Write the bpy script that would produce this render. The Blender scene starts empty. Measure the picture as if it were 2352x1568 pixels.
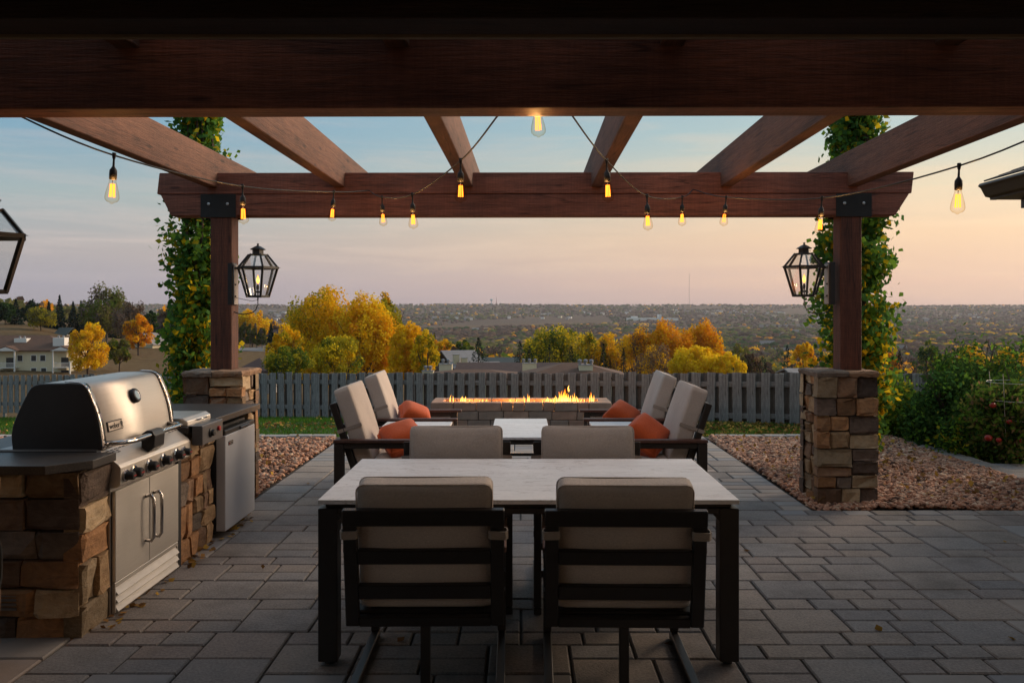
import bpy, bmesh, math, random
import numpy as np
from mathutils import Vector, Matrix, Quaternion

random.seed(7)
RNG = np.random.default_rng(11)
SC = bpy.context.scene
COL = SC.collection
R = math.radians

# ------------------------------------------------------------------ camera, sky, sun, exposure
CAMH = 1.575
FPX = 1960.0            # focal length in pixels of a 2352 px wide picture
VPX, VPY = 1196.0, 717.0
cam_d = bpy.data.cameras.new('camera')
cam = bpy.data.objects.new('camera', cam_d)
COL.objects.link(cam)
cam.location = (0, 0, CAMH)
cam.rotation_euler = (R(90), 0, 0)
cam_d.sensor_width = 36.0
cam_d.lens = 36.0 * FPX / 2352.0
cam_d.shift_x = -(VPX - 1176.0) / 2352.0
cam_d.shift_y = -(784.0 - VPY) / 2352.0
cam_d.clip_start = 0.05
cam_d.clip_end = 40000.0
SC.camera = cam

SC.render.engine = 'CYCLES'
SC.cycles.use_denoising = True
SC.cycles.max_bounces = 6
SC.cycles.diffuse_bounces = 3
SC.cycles.glossy_bounces = 3
SC.cycles.transparent_max_bounces = 12
SC.cycles.volume_bounces = 0
SC.cycles.sample_clamp_indirect = 4.0
SC.cycles.caustics_reflective = False
SC.cycles.caustics_refractive = False
SC.view_settings.view_transform = 'Standard'
SC.view_settings.look = 'None'
SC.view_settings.gamma = 1.0
SC.view_settings.exposure = 0.6
SC.view_settings.use_curve_mapping = False


def lin(c):
    c = c / 255.0
    return c / 12.92 if c <= 0.04045 else ((c + 0.055) / 1.055) ** 2.4


def S(r, g, b):
    return (lin(r), lin(g), lin(b), 1.0)


SUN_EL, SUN_AZ = 19.0, 58.0      # azimuth measured to the right of the view direction
W = bpy.data.worlds.new('World')
SC.world = W
W.use_nodes = True
wn, wl = W.node_tree.nodes, W.node_tree.links
wn.clear()


def ramp(nodes, stops, interp='LINEAR'):
    n = nodes.new('ShaderNodeValToRGB')
    n.color_ramp.interpolation = interp
    el = n.color_ramp.elements
    while len(el) > 1:
        el.remove(el[-1])
    el[0].position, el[0].color = stops[0]
    for p, c in stops[1:]:
        e = el.new(p)
        e.color = c
    return n


def build_world():
    tc = wn.new('ShaderNodeTexCoord')
    sep = wn.new('ShaderNodeSeparateXYZ')
    wl.new(tc.outputs['Generated'], sep.inputs[0])
    cool = ramp(wn, [(0.0, S(150, 145, 158)), (0.03, S(150, 146, 164)), (0.065, S(168, 159, 162)), (0.125, S(154, 170, 172)),
                     (0.19, S(116, 158, 180)), (0.3, S(116, 158, 186)), (0.6, S(160, 182, 198)), (1.0, S(168, 187, 202))])
    warm = ramp(wn, [(0.0, S(180, 152, 156)), (0.035, S(218, 170, 148)), (0.085, S(237, 192, 148)), (0.135, S(223, 203, 165)),
                     (0.2, S(172, 190, 184)), (0.3, S(140, 172, 188)), (0.6, S(162, 183, 198)), (1.0, S(168, 187, 202))])
    for r in (cool, warm):
        wl.new(sep.outputs['Z'], r.inputs[0])
    # azimuth: 0 to the left of the view, 1 towards the set sun on the right
    at = wn.new('ShaderNodeMath'); at.operation = 'ARCTAN2'
    wl.new(sep.outputs['X'], at.inputs[0]); wl.new(sep.outputs['Y'], at.inputs[1])
    mr = wn.new('ShaderNodeMapRange'); mr.interpolation_type = 'SMOOTHSTEP'
    wl.new(at.outputs[0], mr.inputs['Value'])
    mr.inputs['From Min'].default_value = -0.62
    mr.inputs['From Max'].default_value = 0.55
    mix = wn.new('ShaderNodeMix'); mix.data_type = 'RGBA'
    wl.new(mr.outputs[0], mix.inputs['Factor'])
    wl.new(cool.outputs[0], mix.inputs['A']); wl.new(warm.outputs[0], mix.inputs['B'])
    # thin streaks of high cloud
    mp = wn.new('ShaderNodeMapping'); mp.inputs['Scale'].default_value = (2.2, 2.2, 26.0)
    mp.inputs['Rotation'].default_value = (0.03, 0.05, 0)
    wl.new(tc.outputs['Generated'], mp.inputs[0])
    nz = wn.new('ShaderNodeTexNoise'); nz.inputs['Scale'].default_value = 2.3
    nz.inputs['Detail'].default_value = 7; nz.inputs['Roughness'].default_value = 0.62
    nz.inputs['Distortion'].default_value = 0.5
    wl.new(mp.outputs[0], nz.inputs['Vector'])
    cr = ramp(wn, [(0.47, (0, 0, 0, 1)), (0.68, (1, 1, 1, 1))])
    wl.new(nz.outputs['Fac'], cr.inputs[0])
    band = ramp(wn, [(0.0, (0, 0, 0, 1)), (0.035, (.35, .35, .35, 1)), (0.08, (.9, .9, .9, 1)), (0.14, (.5, .5, .5, 1)), (0.3, (.12, .12, .12, 1))])
    wl.new(sep.outputs['Z'], band.inputs[0])
    mu = wn.new('ShaderNodeMath'); mu.operation = 'MULTIPLY'
    wl.new(cr.outputs[0], mu.inputs[0]); wl.new(band.outputs[0], mu.inputs[1])
    mu2 = wn.new('ShaderNodeMath'); mu2.operation = 'MULTIPLY'; mu2.inputs[1].default_value = 0.6
    wl.new(mu.outputs[0], mu2.inputs[0])
    ccol = wn.new('ShaderNodeMix'); ccol.data_type = 'RGBA'
    ccol.inputs['A'].default_value = S(206, 188, 182); ccol.inputs['B'].default_value = S(248, 206, 160)
    wl.new(mr.outputs[0], ccol.inputs['Factor'])
    m2 = wn.new('ShaderNodeMix'); m2.data_type = 'RGBA'
    wl.new(mu2.outputs[0], m2.inputs['Factor']); wl.new(mix.outputs['Result'], m2.inputs['A'])
    wl.new(ccol.outputs['Result'], m2.inputs['B'])
    sky = wn.new('ShaderNodeTexSky'); sky.sky_type = 'NISHITA'; sky.sun_disc = False
    sky.sun_elevation = R(SUN_EL); sky.sun_rotation = R(SUN_AZ)
    b1 = wn.new('ShaderNodeBackground'); b1.inputs['Strength'].default_value = 0.012
    b2 = wn.new('ShaderNodeBackground'); b2.inputs['Strength'].default_value = 0.66
    wl.new(sky.outputs[0], b1.inputs['Color']); wl.new(m2.outputs['Result'], b2.inputs['Color'])
    add = wn.new('ShaderNodeAddShader')
    wl.new(b1.outputs[0], add.inputs[0]); wl.new(b2.outputs[0], add.inputs[1])
    out = wn.new('ShaderNodeOutputWorld')
    wl.new(add.outputs[0], out.inputs['Surface'])


build_world()

sun_d = bpy.data.lights.new('sun', 'SUN')
sun_d.energy = 3.0
sun_d.angle = R(40)
sun_d.color = (1.0, 0.74, 0.52)
sun = bpy.data.objects.new('sun', sun_d)
COL.objects.link(sun)
_sd = Vector((math.sin(R(SUN_AZ)) * math.cos(R(SUN_EL)), math.cos(R(SUN_AZ)) * math.cos(R(SUN_EL)), math.sin(R(SUN_EL))))
sun.rotation_euler = (-_sd).to_track_quat('-Z', 'Y').to_euler()
sun.location = (30, 20, 20)


# ------------------------------------------------------------------ helpers
def P(x, y, d):
    """picture position (2352 px wide) seen at depth d -> point in the place"""
    return Vector(((x - VPX) * d / FPX, d, CAMH - (y - VPY) * d / FPX))


def tag(o, label=None, cat=None, group=None, kind=None):
    if label: o['label'] = label
    if cat: o['category'] = cat
    if group: o['group'] = group
    if kind: o['kind'] = kind
    return o


def thing(name, label, cat, loc=(0, 0, 0), rz=0.0, group=None):
    o = bpy.data.objects.new(name, None)
    COL.objects.link(o)
    o.location = loc
    o.rotation_euler = (0, 0, rz)
    o.empty_display_size = 0.1
    return tag(o, label, cat, group)


def link(name, mesh, mat=None, parent=None, loc=None, rot=None, world=False):
    o = bpy.data.objects.new(name, mesh)
    COL.objects.link(o)
    if mat is not None and len(mesh.materials) == 0:
        for m in (mat if isinstance(mat, (list, tuple)) else [mat]):
            mesh.materials.append(m)
    if loc is not None: o.location = loc
    if rot is not None: o.rotation_euler = rot
    if parent is not None:
        o.parent = parent
        if world:
            bpy.context.view_layer.update()
            o.matrix_parent_inverse = parent.matrix_world.inverted()
    return o


def copy_tree(o, parent=None):
    c = o.copy()
    COL.objects.link(c)
    c.parent = parent
    for ch in o.children:
        copy_tree(ch, c)
    return c


class MB:
    """collects shapes of ONE part"""
    def __init__(s):
        s.v = []; s.f = []; s.mi = []

    def add(s, verts, faces, mi=0):
        b = len(s.v)
        s.v += [tuple(v) for v in verts]
        s.f += [tuple(i + b for i in f) for f in faces]
        s.mi += [mi] * len(faces)
        return s

    def box(s, x0, x1, y0, y1, z0, z1, mi=0, M=None):
        vs = [(x, y, z) for z in (z0, z1) for y in (y0, y1) for x in (x0, x1)]
        if M is not None: vs = [M @ Vector(v) for v in vs]
        return s.add(vs, [(0, 2, 3, 1), (4, 5, 7, 6), (0, 1, 5, 4), (2, 6, 7, 3), (0, 4, 6, 2), (1, 3, 7, 5)], mi)

    def prism(s, prof, axis, a, b, mi=0):
        """profile (list of 2D) extruded along axis from a to b"""
        n = len(prof)
        def pt(p, t):
            if axis == 'x': return (t, p[0], p[1])
            if axis == 'y': return (p[0], t, p[1])
            return (p[0], p[1], t)
        vs = [pt(p, a) for p in prof] + [pt(p, b) for p in prof]
        fs = [(i, (i + 1) % n, n + (i + 1) % n, n + i) for i in range(n)]
        fs += [tuple(range(n))[::-1], tuple(range(n, 2 * n))]
        return s.add(vs, fs, mi)

    def tube(s, pts, r, n=8, closed=False, mi=0, cap=True):
        pts = [Vector(p) for p in pts]
        m = len(pts)
        rs = r if isinstance(r, (list, tuple)) else [r] * m
        vs = []
        up = None
        for i, p in enumerate(pts):
            a = pts[(i - 1) % m] if (closed or i > 0) else p
            c = pts[(i + 1) % m] if (closed or i < m - 1) else p
            t = (c - a).normalized() if (c - a).length > 1e-9 else Vector((0, 0, 1))
            if up is None:
                up = Vector((0, 0, 1)) if abs(t.z) < 0.9 else Vector((1, 0, 0))
            u = t.cross(up)
            if u.length < 1e-6:
                u = t.orthogonal()
            u.normalize()
            w = u.cross(t).normalized()
            up = w
            for k in range(n):
                an = 2 * math.pi * (k + 0.5) / n
                vs.append(p + (u * math.cos(an) + w * math.sin(an)) * rs[i])
        fs = []
        for i in range(m if closed else m - 1):
            j = (i + 1) % m
            for k in range(n):
                l = (k + 1) % n
                fs.append((i * n + k, i * n + l, j * n + l, j * n + k))
        if cap and not closed:
            fs.append(tuple(range(n))[::-1])
            fs.append(tuple((m - 1) * n + k for k in range(n)))
        return s.add(vs, fs, mi)

    def lathe(s, prof, n=16, M=None, mi=0):
        """prof: list of (r, z)"""
        vs = []; fs = []
        for r, z in prof:
            for k in range(n):
                a = 2 * math.pi * k / n
                v = Vector((r * math.cos(a), r * math.sin(a), z))
                vs.append(M @ v if M is not None else v)
        for i in range(len(prof) - 1):
            for k in range(n):
                l = (k + 1) % n
                fs.append((i * n + k, i * n + l, (i + 1) * n + l, (i + 1) * n + k))
        if prof[0][0] > 1e-5: fs.append(tuple(range(n))[::-1])
        if prof[-1][0] > 1e-5: fs.append(tuple((len(prof) - 1) * n + k for k in range(n)))
        return s.add(vs, fs, mi)

    def mesh(s, name, bevel=0.0, seg=1, smooth=False, angle=None):
        me = bpy.data.meshes.new(name)
        me.from_pydata(s.v, [], s.f)
        if any(s.mi):
            me.polygons.foreach_set('material_index', s.mi)
        if bevel > 0:
            bm = bmesh.new(); bm.from_mesh(me)
            es = [e for e in bm.edges if len(e.link_faces) == 2 and e.calc_face_angle(0) > 0.5]
            bmesh.ops.bevel(bm, geom=es, offset=bevel, segments=seg, profile=0.6, affect='EDGES', clamp_overlap=True)
            bm.to_mesh(me); bm.free()
        if smooth:
            me.polygons.foreach_set('use_smooth', [True] * len(me.polygons))
        me.update()
        return me

    def build(s, name, mat, parent=None, bevel=0.0, seg=1, smooth=False, loc=None, rot=None):
        return link(name, s.mesh(name, bevel, seg, smooth), mat, parent, loc, rot)


def mesh_np(name, V, F, mats, mi=None, smooth=False):
    """V (n,3); F (m,k) all faces of k corners"""
    me = bpy.data.meshes.new(name)
    V = np.ascontiguousarray(V, dtype=np.float32); F = np.ascontiguousarray(F, dtype=np.int32)
    m, k = F.shape
    me.vertices.add(len(V)); me.vertices.foreach_set('co', V.ravel())
    me.loops.add(m * k); me.loops.foreach_set('vertex_index', F.ravel())
    me.polygons.add(m)
    me.polygons.foreach_set('loop_start', np.arange(0, m * k, k, dtype=np.int32))
    me.polygons.foreach_set('loop_total', np.full(m, k, dtype=np.int32))
    if mi is not None: me.polygons.foreach_set('material_index', np.asarray(mi, dtype=np.int32))
    if smooth: me.polygons.foreach_set('use_smooth', np.ones(m, dtype=bool))
    for t in mats: me.materials.append(t)
    me.update(calc_edges=True)
    return me


# ------------------------------------------------------------------ materials
def sc3(c, k):
    return tuple(min(1.0, v * k) for v in c[:3]) + (1.0,)


class MT:
    """small builder for node materials"""
    def __init__(s, name):
        s.m = bpy.data.materials.new(name); s.m.use_nodes = True
        s.n = s.m.node_tree.nodes; s.l = s.m.node_tree.links
        s.b = s.n['Principled BSDF']
        s.tc = s.n.new('ShaderNodeTexCoord')

    def noise(s, scale, detail=4, rough=0.55, stretch=(1, 1, 1), coord='Object', dist=0.0):
        mp = s.n.new('ShaderNodeMapping'); mp.inputs['Scale'].default_value = stretch
        s.l.new(s.tc.outputs[coord], mp.inputs[0])
        n = s.n.new('ShaderNodeTexNoise')
        n.inputs['Scale'].default_value = scale; n.inputs['Detail'].default_value = detail
        n.inputs['Roughness'].default_value = rough; n.inputs['Distortion'].default_value = dist
        s.l.new(mp.outputs[0], n.inputs['Vector'])
        return n.outputs['Fac']

    def ramp(s, fac, stops):
        r = ramp(s.n, stops); s.l.new(fac, r.inputs[0]); return r.outputs[0]

    def mix(s, a, b, fac, blend='MIX'):
        n = s.n.new('ShaderNodeMix'); n.data_type = 'RGBA'; n.blend_type = blend
        for sock, v in (('A', a), ('B', b)):
            if isinstance(v, (tuple, list)): n.inputs[sock].default_value = v
            else: s.l.new(v, n.inputs[sock])
        if isinstance(fac, (int, float)): n.inputs['Factor'].default_value = fac
        else: s.l.new(fac, n.inputs['Factor'])
        return n.outputs['Result']

    def rand(s):
        return s.n.new('ShaderNodeObjectInfo').outputs['Random']

    def col(s, sock):
        if isinstance(sock, (tuple, list)): s.b.inputs['Base Color'].default_value = sock
        else: s.l.new(sock, s.b.inputs['Base Color'])
        return s

    def rough(s, v):
        if isinstance(v, (int, float)): s.b.inputs['Roughness'].default_value = v
        else: s.l.new(v, s.b.inputs['Roughness'])
        return s

    def bump(s, fac, strength=0.3, dist=0.01):
        b = s.n.new('ShaderNodeBump'); b.inputs['Strength'].default_value = strength
        b.inputs['Distance'].default_value = dist
        s.l.new(fac, b.inputs['Height']); s.l.new(b.outputs[0], s.b.inputs['Normal'])
        return s

    def metal(s, v=1.0):
        s.b.inputs['Metallic'].default_value = v; return s


def simple(name, c, rough=0.6, var=0.18, scale=8.0, bump=0.0, bscale=60.0, metal=0.0, stretch=(1, 1, 1), bdist=0.004):
    t = MT(name)
    f = t.noise(scale, 5, 0.6, stretch)
    t.col(t.ramp(f, [(0.25, sc3(c, 1 - var)), (0.75, sc3(c, 1 + var))])).rough(rough)
    if bump: t.bump(t.noise(bscale, 4, 0.6, stretch), bump, bdist)
    if metal: t.metal(metal)
    return t.m


def wood(name, c, axis, dark=0.5, rough=0.75):
    """rough-sawn timber, grain along the axis"""
    t = MT(name)
    st = {'x': (0.6, 9, 9), 'y': (9, 0.6, 9), 'z': (9, 9, 0.6)}[axis]
    g = t.noise(2.2, 8, 0.65, st, dist=0.4)
    fine = t.noise(14, 4, 0.7, st)
    big = t.noise(1.1, 3, 0.5)
    c1 = t.ramp(g, [(0.28, sc3(c, dark)), (0.5, c), (0.75, sc3(c, 1.35))])
    c2 = t.mix(c1, t.ramp(fine, [(0.3, (0.4, 0.4, 0.4, 1)), (0.65, (1.2, 1.2, 1.2, 1))]), 0.7, 'MULTIPLY')
    c3 = t.mix(c2, t.ramp(big, [(0.35, (0.62, 0.6, 0.62, 1)), (0.6, (1.08, 1.06, 1.04, 1))]), 0.7, 'MULTIPLY')
    saw = {'x': (30, 1, 1), 'y': (1, 30, 1), 'z': (1, 1, 30)}[axis]
    sw = t.noise(3, 2, 0.5, saw)
    c4 = t.mix(c3, t.ramp(sw, [(0.4, (0.85, 0.85, 0.85, 1)), (0.6, (1.05, 1.05, 1.05, 1))]), 0.6, 'MULTIPLY')
    kst = {'x': (1, 4.5, 4.5), 'y': (4.5, 1, 4.5), 'z': (4.5, 4.5, 1)}[axis]
    mp = t.n.new('ShaderNodeMapping'); mp.inputs['Scale'].default_value = kst
    t.l.new(t.tc.outputs['Object'], mp.inputs[0])
    vo = t.n.new('ShaderNodeTexVoronoi'); vo.inputs['Scale'].default_value = 1.9
    t.l.new(mp.outputs[0], vo.inputs['Vector'])
    knot = t.ramp(vo.outputs['Distance'], [(0.0, (0.12, 0.1, 0.1, 1)), (0.07, (0.3, 0.28, 0.28, 1)), (0.13, (1, 1, 1, 1))])
    c5 = t.mix(c4, knot, 0.85, 'MULTIPLY')
    cst = {'x': (0.25, 6, 6), 'y': (6, 0.25, 6), 'z': (6, 6, 0.25)}[axis]
    ck = t.noise(1.3, 3, 0.5, cst, dist=0.2)
    c6 = t.mix(c5, t.ramp(ck, [(0.488, (1, 1, 1, 1)), (0.497, (0.25, 0.22, 0.2, 1)), (0.506, (1, 1, 1, 1))]), 0.8, 'MULTIPLY')
    t.col(c6).rough(rough)
    t.bump(fine, 0.9, 0.008)
    return t.m


def stone_mat(name, c, c2):
    t = MT(name)
    n1 = t.noise(9, 7, 0.65, dist=0.6)
    n2 = t.noise(5, 5, 0.6, (1, 1, 4), dist=1.2)
    n3 = t.noise(45, 4, 0.6)
    a = t.ramp(n1, [(0.3, sc3(c, 0.6)), (0.5, c), (0.72, sc3(c, 1.3))])
    b = t.mix(a, c2, t.ramp(n2, [(0.46, (0, 0, 0, 1)), (0.62, (0.8, 0.8, 0.8, 1))]))
    r = t.rand()
    d = t.mix(b, t.ramp(r, [(0, (0.5, 0.49, 0.48, 1)), (1, (1.3, 1.26, 1.22, 1))]), 1.0, 'MULTIPLY')
    t.col(d).rough(0.85)
    t.bump(t.mix(n1, n3, 0.4), 1.0, 0.02)
    return t.m


def leaf_mat(name, c, trans=0.45):
    m = bpy.data.materials.new(name); m.use_nodes = True
    n, l = m.node_tree.nodes, m.node_tree.links
    n.clear()
    tc = n.new('ShaderNodeTexCoord')
    nz = n.new('ShaderNodeTexNoise'); nz.inputs['Scale'].default_value = 2.5; nz.inputs['Detail'].default_value = 3
    l.new(tc.outputs['Object'], nz.inputs['Vector'])
    r = ramp(n, [(0.3, sc3(c, 0.65)), (0.7, sc3(c, 1.3))]); l.new(nz.outputs['Fac'], r.inputs[0])
    d = n.new('ShaderNodeBsdfDiffuse'); t = n.new('ShaderNodeBsdfTranslucent')
    l.new(r.outputs[0], d.inputs[0]); l.new(r.outputs[0], t.inputs[0])
    mx = n.new('ShaderNodeMixShader'); mx.inputs[0].default_value = trans
    l.new(d.outputs[0], mx.inputs[1]); l.new(t.outputs[0], mx.inputs[2])
    o = n.new('ShaderNodeOutputMaterial'); l.new(mx.outputs[0], o.inputs['Surface'])
    return m


def emit_mat(name, c, strength):
    m = bpy.data.materials.new(name); m.use_nodes = True
    n, l = m.node_tree.nodes, m.node_tree.links
    n.clear()
    e = n.new('ShaderNodeEmission'); e.inputs[0].default_value = c; e.inputs[1].default_value = strength
    o = n.new('ShaderNodeOutputMaterial'); l.new(e.outputs[0], o.inputs['Surface'])
    return m


def thin_glass(name, tint=(1, 1, 1, 1), gloss=0.12, rough=0.03):
    m = bpy.data.materials.new(name); m.use_nodes = True
    n, l = m.node_tree.nodes, m.node_tree.links
    n.clear()
    tr = n.new('ShaderNodeBsdfTransparent'); tr.inputs[0].default_value = tint
    gl = n.new('ShaderNodeBsdfGlossy'); gl.inputs['Roughness'].default_value = rough
    lw = n.new('ShaderNodeLayerWeight'); lw.inputs['Blend'].default_value = 0.35
    mr = n.new('ShaderNodeMapRange'); l.new(lw.outputs['Fresnel'], mr.inputs['Value'])
    mr.inputs['To Min'].default_value = gloss * 0.4; mr.inputs['To Max'].default_value = min(1, gloss * 5)
    mx = n.new('ShaderNodeMixShader')
    l.new(mr.outputs[0], mx.inputs[0]); l.new(tr.outputs[0], mx.inputs[1]); l.new(gl.outputs[0], mx.inputs[2])
    o = n.new('ShaderNodeOutputMaterial'); l.new(mx.outputs[0], o.inputs['Surface'])
    return m


def bulb_glass(name):
    """clear thin glass that only deepens to amber at the rim"""
    m = bpy.data.materials.new(name); m.use_nodes = True
    n, l = m.node_tree.nodes, m.node_tree.links
    n.clear()
    lw = n.new('ShaderNodeLayerWeight'); lw.inputs['Blend'].default_value = 0.3
    r = ramp(n, [(0.0, (.98, .95, .9, 1)), (0.55, (.92, .84, .72, 1)), (1.0, (.42, .33, .24, 1))])
    l.new(lw.outputs['Facing'], r.inputs[0])
    tr = n.new('ShaderNodeBsdfTransparent'); l.new(r.outputs[0], tr.inputs[0])
    o = n.new('ShaderNodeOutputMaterial'); l.new(tr.outputs[0], o.inputs['Surface'])
    return m


def fabric(name, c):
    t = MT(name)
    f = t.noise(2.5, 4, 0.6)
    w1 = t.noise(90, 2, 0.6, (1, 1, 6)); w2 = t.noise(90, 2, 0.6, (6, 6, 1))
    a = t.ramp(f, [(0.3, sc3(c, 0.86)), (0.7, sc3(c, 1.08))])
    b = t.mix(a, t.ramp(w1, [(0.35, (0.82, 0.82, 0.82, 1)), (0.65, (1.1, 1.1, 1.1, 1))]), 0.7, 'MULTIPLY')
    d = t.mix(b, t.ramp(w2, [(0.35, (0.88, 0.88, 0.88, 1)), (0.65, (1.06, 1.06, 1.06, 1))]), 0.7, 'MULTIPLY')
    t.col(d).rough(0.95)
    cr = t.noise(5, 3, 0.5, (1, 1, 2.2), dist=1.5)
    t.bump(t.mix(cr, w1, 0.25), 0.5, 0.012)
    t.b.inputs['Sheen Weight'].default_value = 0.2
    return t.m


WOODC = (0.26, 0.095, 0.06, 1)
RAFTC = (0.175, 0.076, 0.044, 1)
M = {
    'beam_x': wood('stained_beam_timber', WOODC, 'x'),
    'raft_y': wood('rafter_timber', RAFTC, 'y'),
    'post_z': wood('post_timber', (0.13, 0.043, 0.023, 1), 'z'),
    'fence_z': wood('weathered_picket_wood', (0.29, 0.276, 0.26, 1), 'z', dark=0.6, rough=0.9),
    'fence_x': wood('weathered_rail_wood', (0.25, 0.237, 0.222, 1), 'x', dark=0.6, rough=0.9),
    'fence_back': wood('painted_shade_picket_wood', (0.125, 0.112, 0.1, 1), 'z', dark=0.6, rough=0.9),  # back pickets coloured darker to imitate shade behind the front row
    'black_steel': simple('black_powder_coated_steel', (0.012, 0.012, 0.013, 1), 0.45, 0.25, 30, 0.1, 200),
    'black_matte': simple('black_plastic', (0.012, 0.012, 0.013, 1), 0.55, 0.2),
    'iron': simple('lantern_black_iron', (0.02, 0.019, 0.018, 1), 0.4, 0.3, 20, 0.1, 120),
    'bracket': simple('bracket_black_steel', (0.012, 0.012, 0.012, 1), 0.75, 0.4, 12, 0.15, 90),
    'bolt': simple('galvanised_bolt', (0.5, 0.5, 0.5, 1), 0.35, 0.1, metal=0.9),
    'frame': simple('dark_bronze_aluminium', (0.016, 0.013, 0.012, 1), 0.4, 0.25, 25),
    'arm': wood('brown_armrest_timber', (0.105, 0.038, 0.022, 1), 'x', 0.7, 0.5),
    'steel': None, 'fabric': fabric('taupe_canvas', (0.50, 0.43, 0.375, 1)),
    'strap': fabric('taupe_webbing', (0.33, 0.275, 0.23, 1)),
    'pillow': fabric('orange_canvas', (0.56, 0.086, 0.014, 1)),
    'counter': None, 'glass': thin_glass('lantern_glass', (0.985, 0.99, 0.985, 1), 0.05),
    'bulb': bulb_glass('bulb_glass'),
    'filament': emit_mat('glowing_filament', (1.0, 0.2, 0.016, 1), 3.4),
    'mortar': simple('dark_mortar', (0.06, 0.05, 0.042, 1), 0.95, 0.3, 20, 0.4, 60),
    'cable': simple('black_rubber_cable', (0.012, 0.012, 0.012, 1), 0.6, 0.2),
}


def steel_mat(name, c, rough, st):
    t = MT(name)
    f = t.noise(6, 5, 0.6, st); g = t.noise(2.2, 4, 0.6)
    t.col(t.ramp(f, [(0.2, sc3(c, 0.9)), (0.8, sc3(c, 1.08))]))
    rr = t.n.new('ShaderNodeMapRange'); t.l.new(g, rr.inputs['Value'])
    rr.inputs['To Min'].default_value = rough * 0.75; rr.inputs['To Max'].default_value = rough * 1.3
    t.l.new(rr.outputs[0], t.b.inputs['Roughness'])
    t.metal(1.0); t.bump(f, 0.04, 0.002)
    return t.m


M['steel'] = steel_mat('brushed_stainless_steel', (0.62, 0.585, 0.535, 1), 0.48, (8, 1, 60))
M['steel_dark'] = steel_mat('dull_steel', (0.32, 0.30, 0.29, 1), 0.42, (8, 1, 60))
M['chrome'] = steel_mat('polished_steel', (0.55, 0.52, 0.5, 1), 0.14, (1, 1, 1))


def counter_mat():
    t = MT('dark_granite')
    a = t.noise(140, 3, 0.7); b = t.noise(7, 5, 0.6)
    c = t.ramp(a, [(0.35, (0.022, 0.02, 0.02, 1)), (0.62, (0.06, 0.052, 0.047, 1)), (0.75, (0.14, 0.125, 0.115, 1))])
    d = t.mix(c, t.ramp(b, [(0.35, (0.6, 0.58, 0.56, 1)), (0.65, (1.1, 1.08, 1.05, 1))]), 0.8, 'MULTIPLY')
    t.col(d).rough(0.46)
    return t.m


M['counter'] = counter_mat()
STONES = [stone_mat('buff_sandstone', (0.42, 0.31, 0.185, 1), (0.50, 0.40, 0.27, 1)),
          stone_mat('brown_ledgestone', (0.21, 0.125, 0.075, 1), (0.29, 0.18, 0.105, 1)),
          stone_mat('rust_sandstone', (0.34, 0.18, 0.08, 1), (0.22, 0.12, 0.06, 1)),
          stone_mat('grey_brown_stone', (0.18, 0.14, 0.112, 1), (0.25, 0.2, 0.155, 1)),
          stone_mat('dark_umber_stone', (0.095, 0.066, 0.05, 1), (0.15, 0.11, 0.085, 1)),
          stone_mat('tan_banded_stone', (0.37, 0.25, 0.135, 1), (0.25, 0.145, 0.07, 1)),
          stone_mat('slate_blue_stone', (0.13, 0.14, 0.155, 1), (0.19, 0.18, 0.17, 1))]
STONE_W = [0.22, 0.22, 0.18, 0.10, 0.12, 0.15, 0.01]


def paver_mat():
    t = MT('concrete_paver')
    r = t.rand()
    a = t.noise(3.5, 6, 0.65); b = t.noise(70, 4, 0.7)
    c = t.ramp(r, [(0.0, (0.25, 0.227, 0.208, 1)), (0.2, (0.285, 0.245, 0.212, 1)), (0.4, (0.24, 0.232, 0.228, 1)),
                   (0.6, (0.27, 0.226, 0.2, 1)), (0.8, (0.205, 0.2, 0.2, 1)), (1.0, (0.32, 0.28, 0.244, 1))])
    d = t.mix(c, t.ramp(a, [(0.3, (0.72, 0.72, 0.74, 1)), (0.7, (1.12, 1.1, 1.08, 1))]), 0.85, 'MULTIPLY')
    e = t.mix(d, t.ramp(b, [(0.3, (0.55, 0.55, 0.55, 1)), (0.6, (1.08, 1.08, 1.08, 1))]), 0.85, 'MULTIPLY')
    gm = t.n.new('ShaderNodeNewGeometry')
    sn = t.n.new('ShaderNodeTexNoise'); sn.inputs['Scale'].default_value = 1.7; sn.inputs['Detail'].default_value = 6; sn.inputs['Roughness'].default_value = .7
    t.l.new(gm.outputs['Position'], sn.inputs['Vector'])
    f = t.mix(e, t.ramp(sn.outputs['Fac'], [(0.34, (0.62, 0.6, 0.58, 1)), (0.5, (1, 1, 1, 1)), (0.68, (1.14, 1.11, 1.06, 1))]), 0.8, 'MULTIPLY')
    t.col(f).rough(0.82).bump(b, 0.6, 0.006)
    return t.m


M['paver'] = paver_mat()
M['sand'] = simple('joint_sand', (0.055, 0.05, 0.045, 1), 0.95, 0.3, 40, 0.4, 120)

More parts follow.
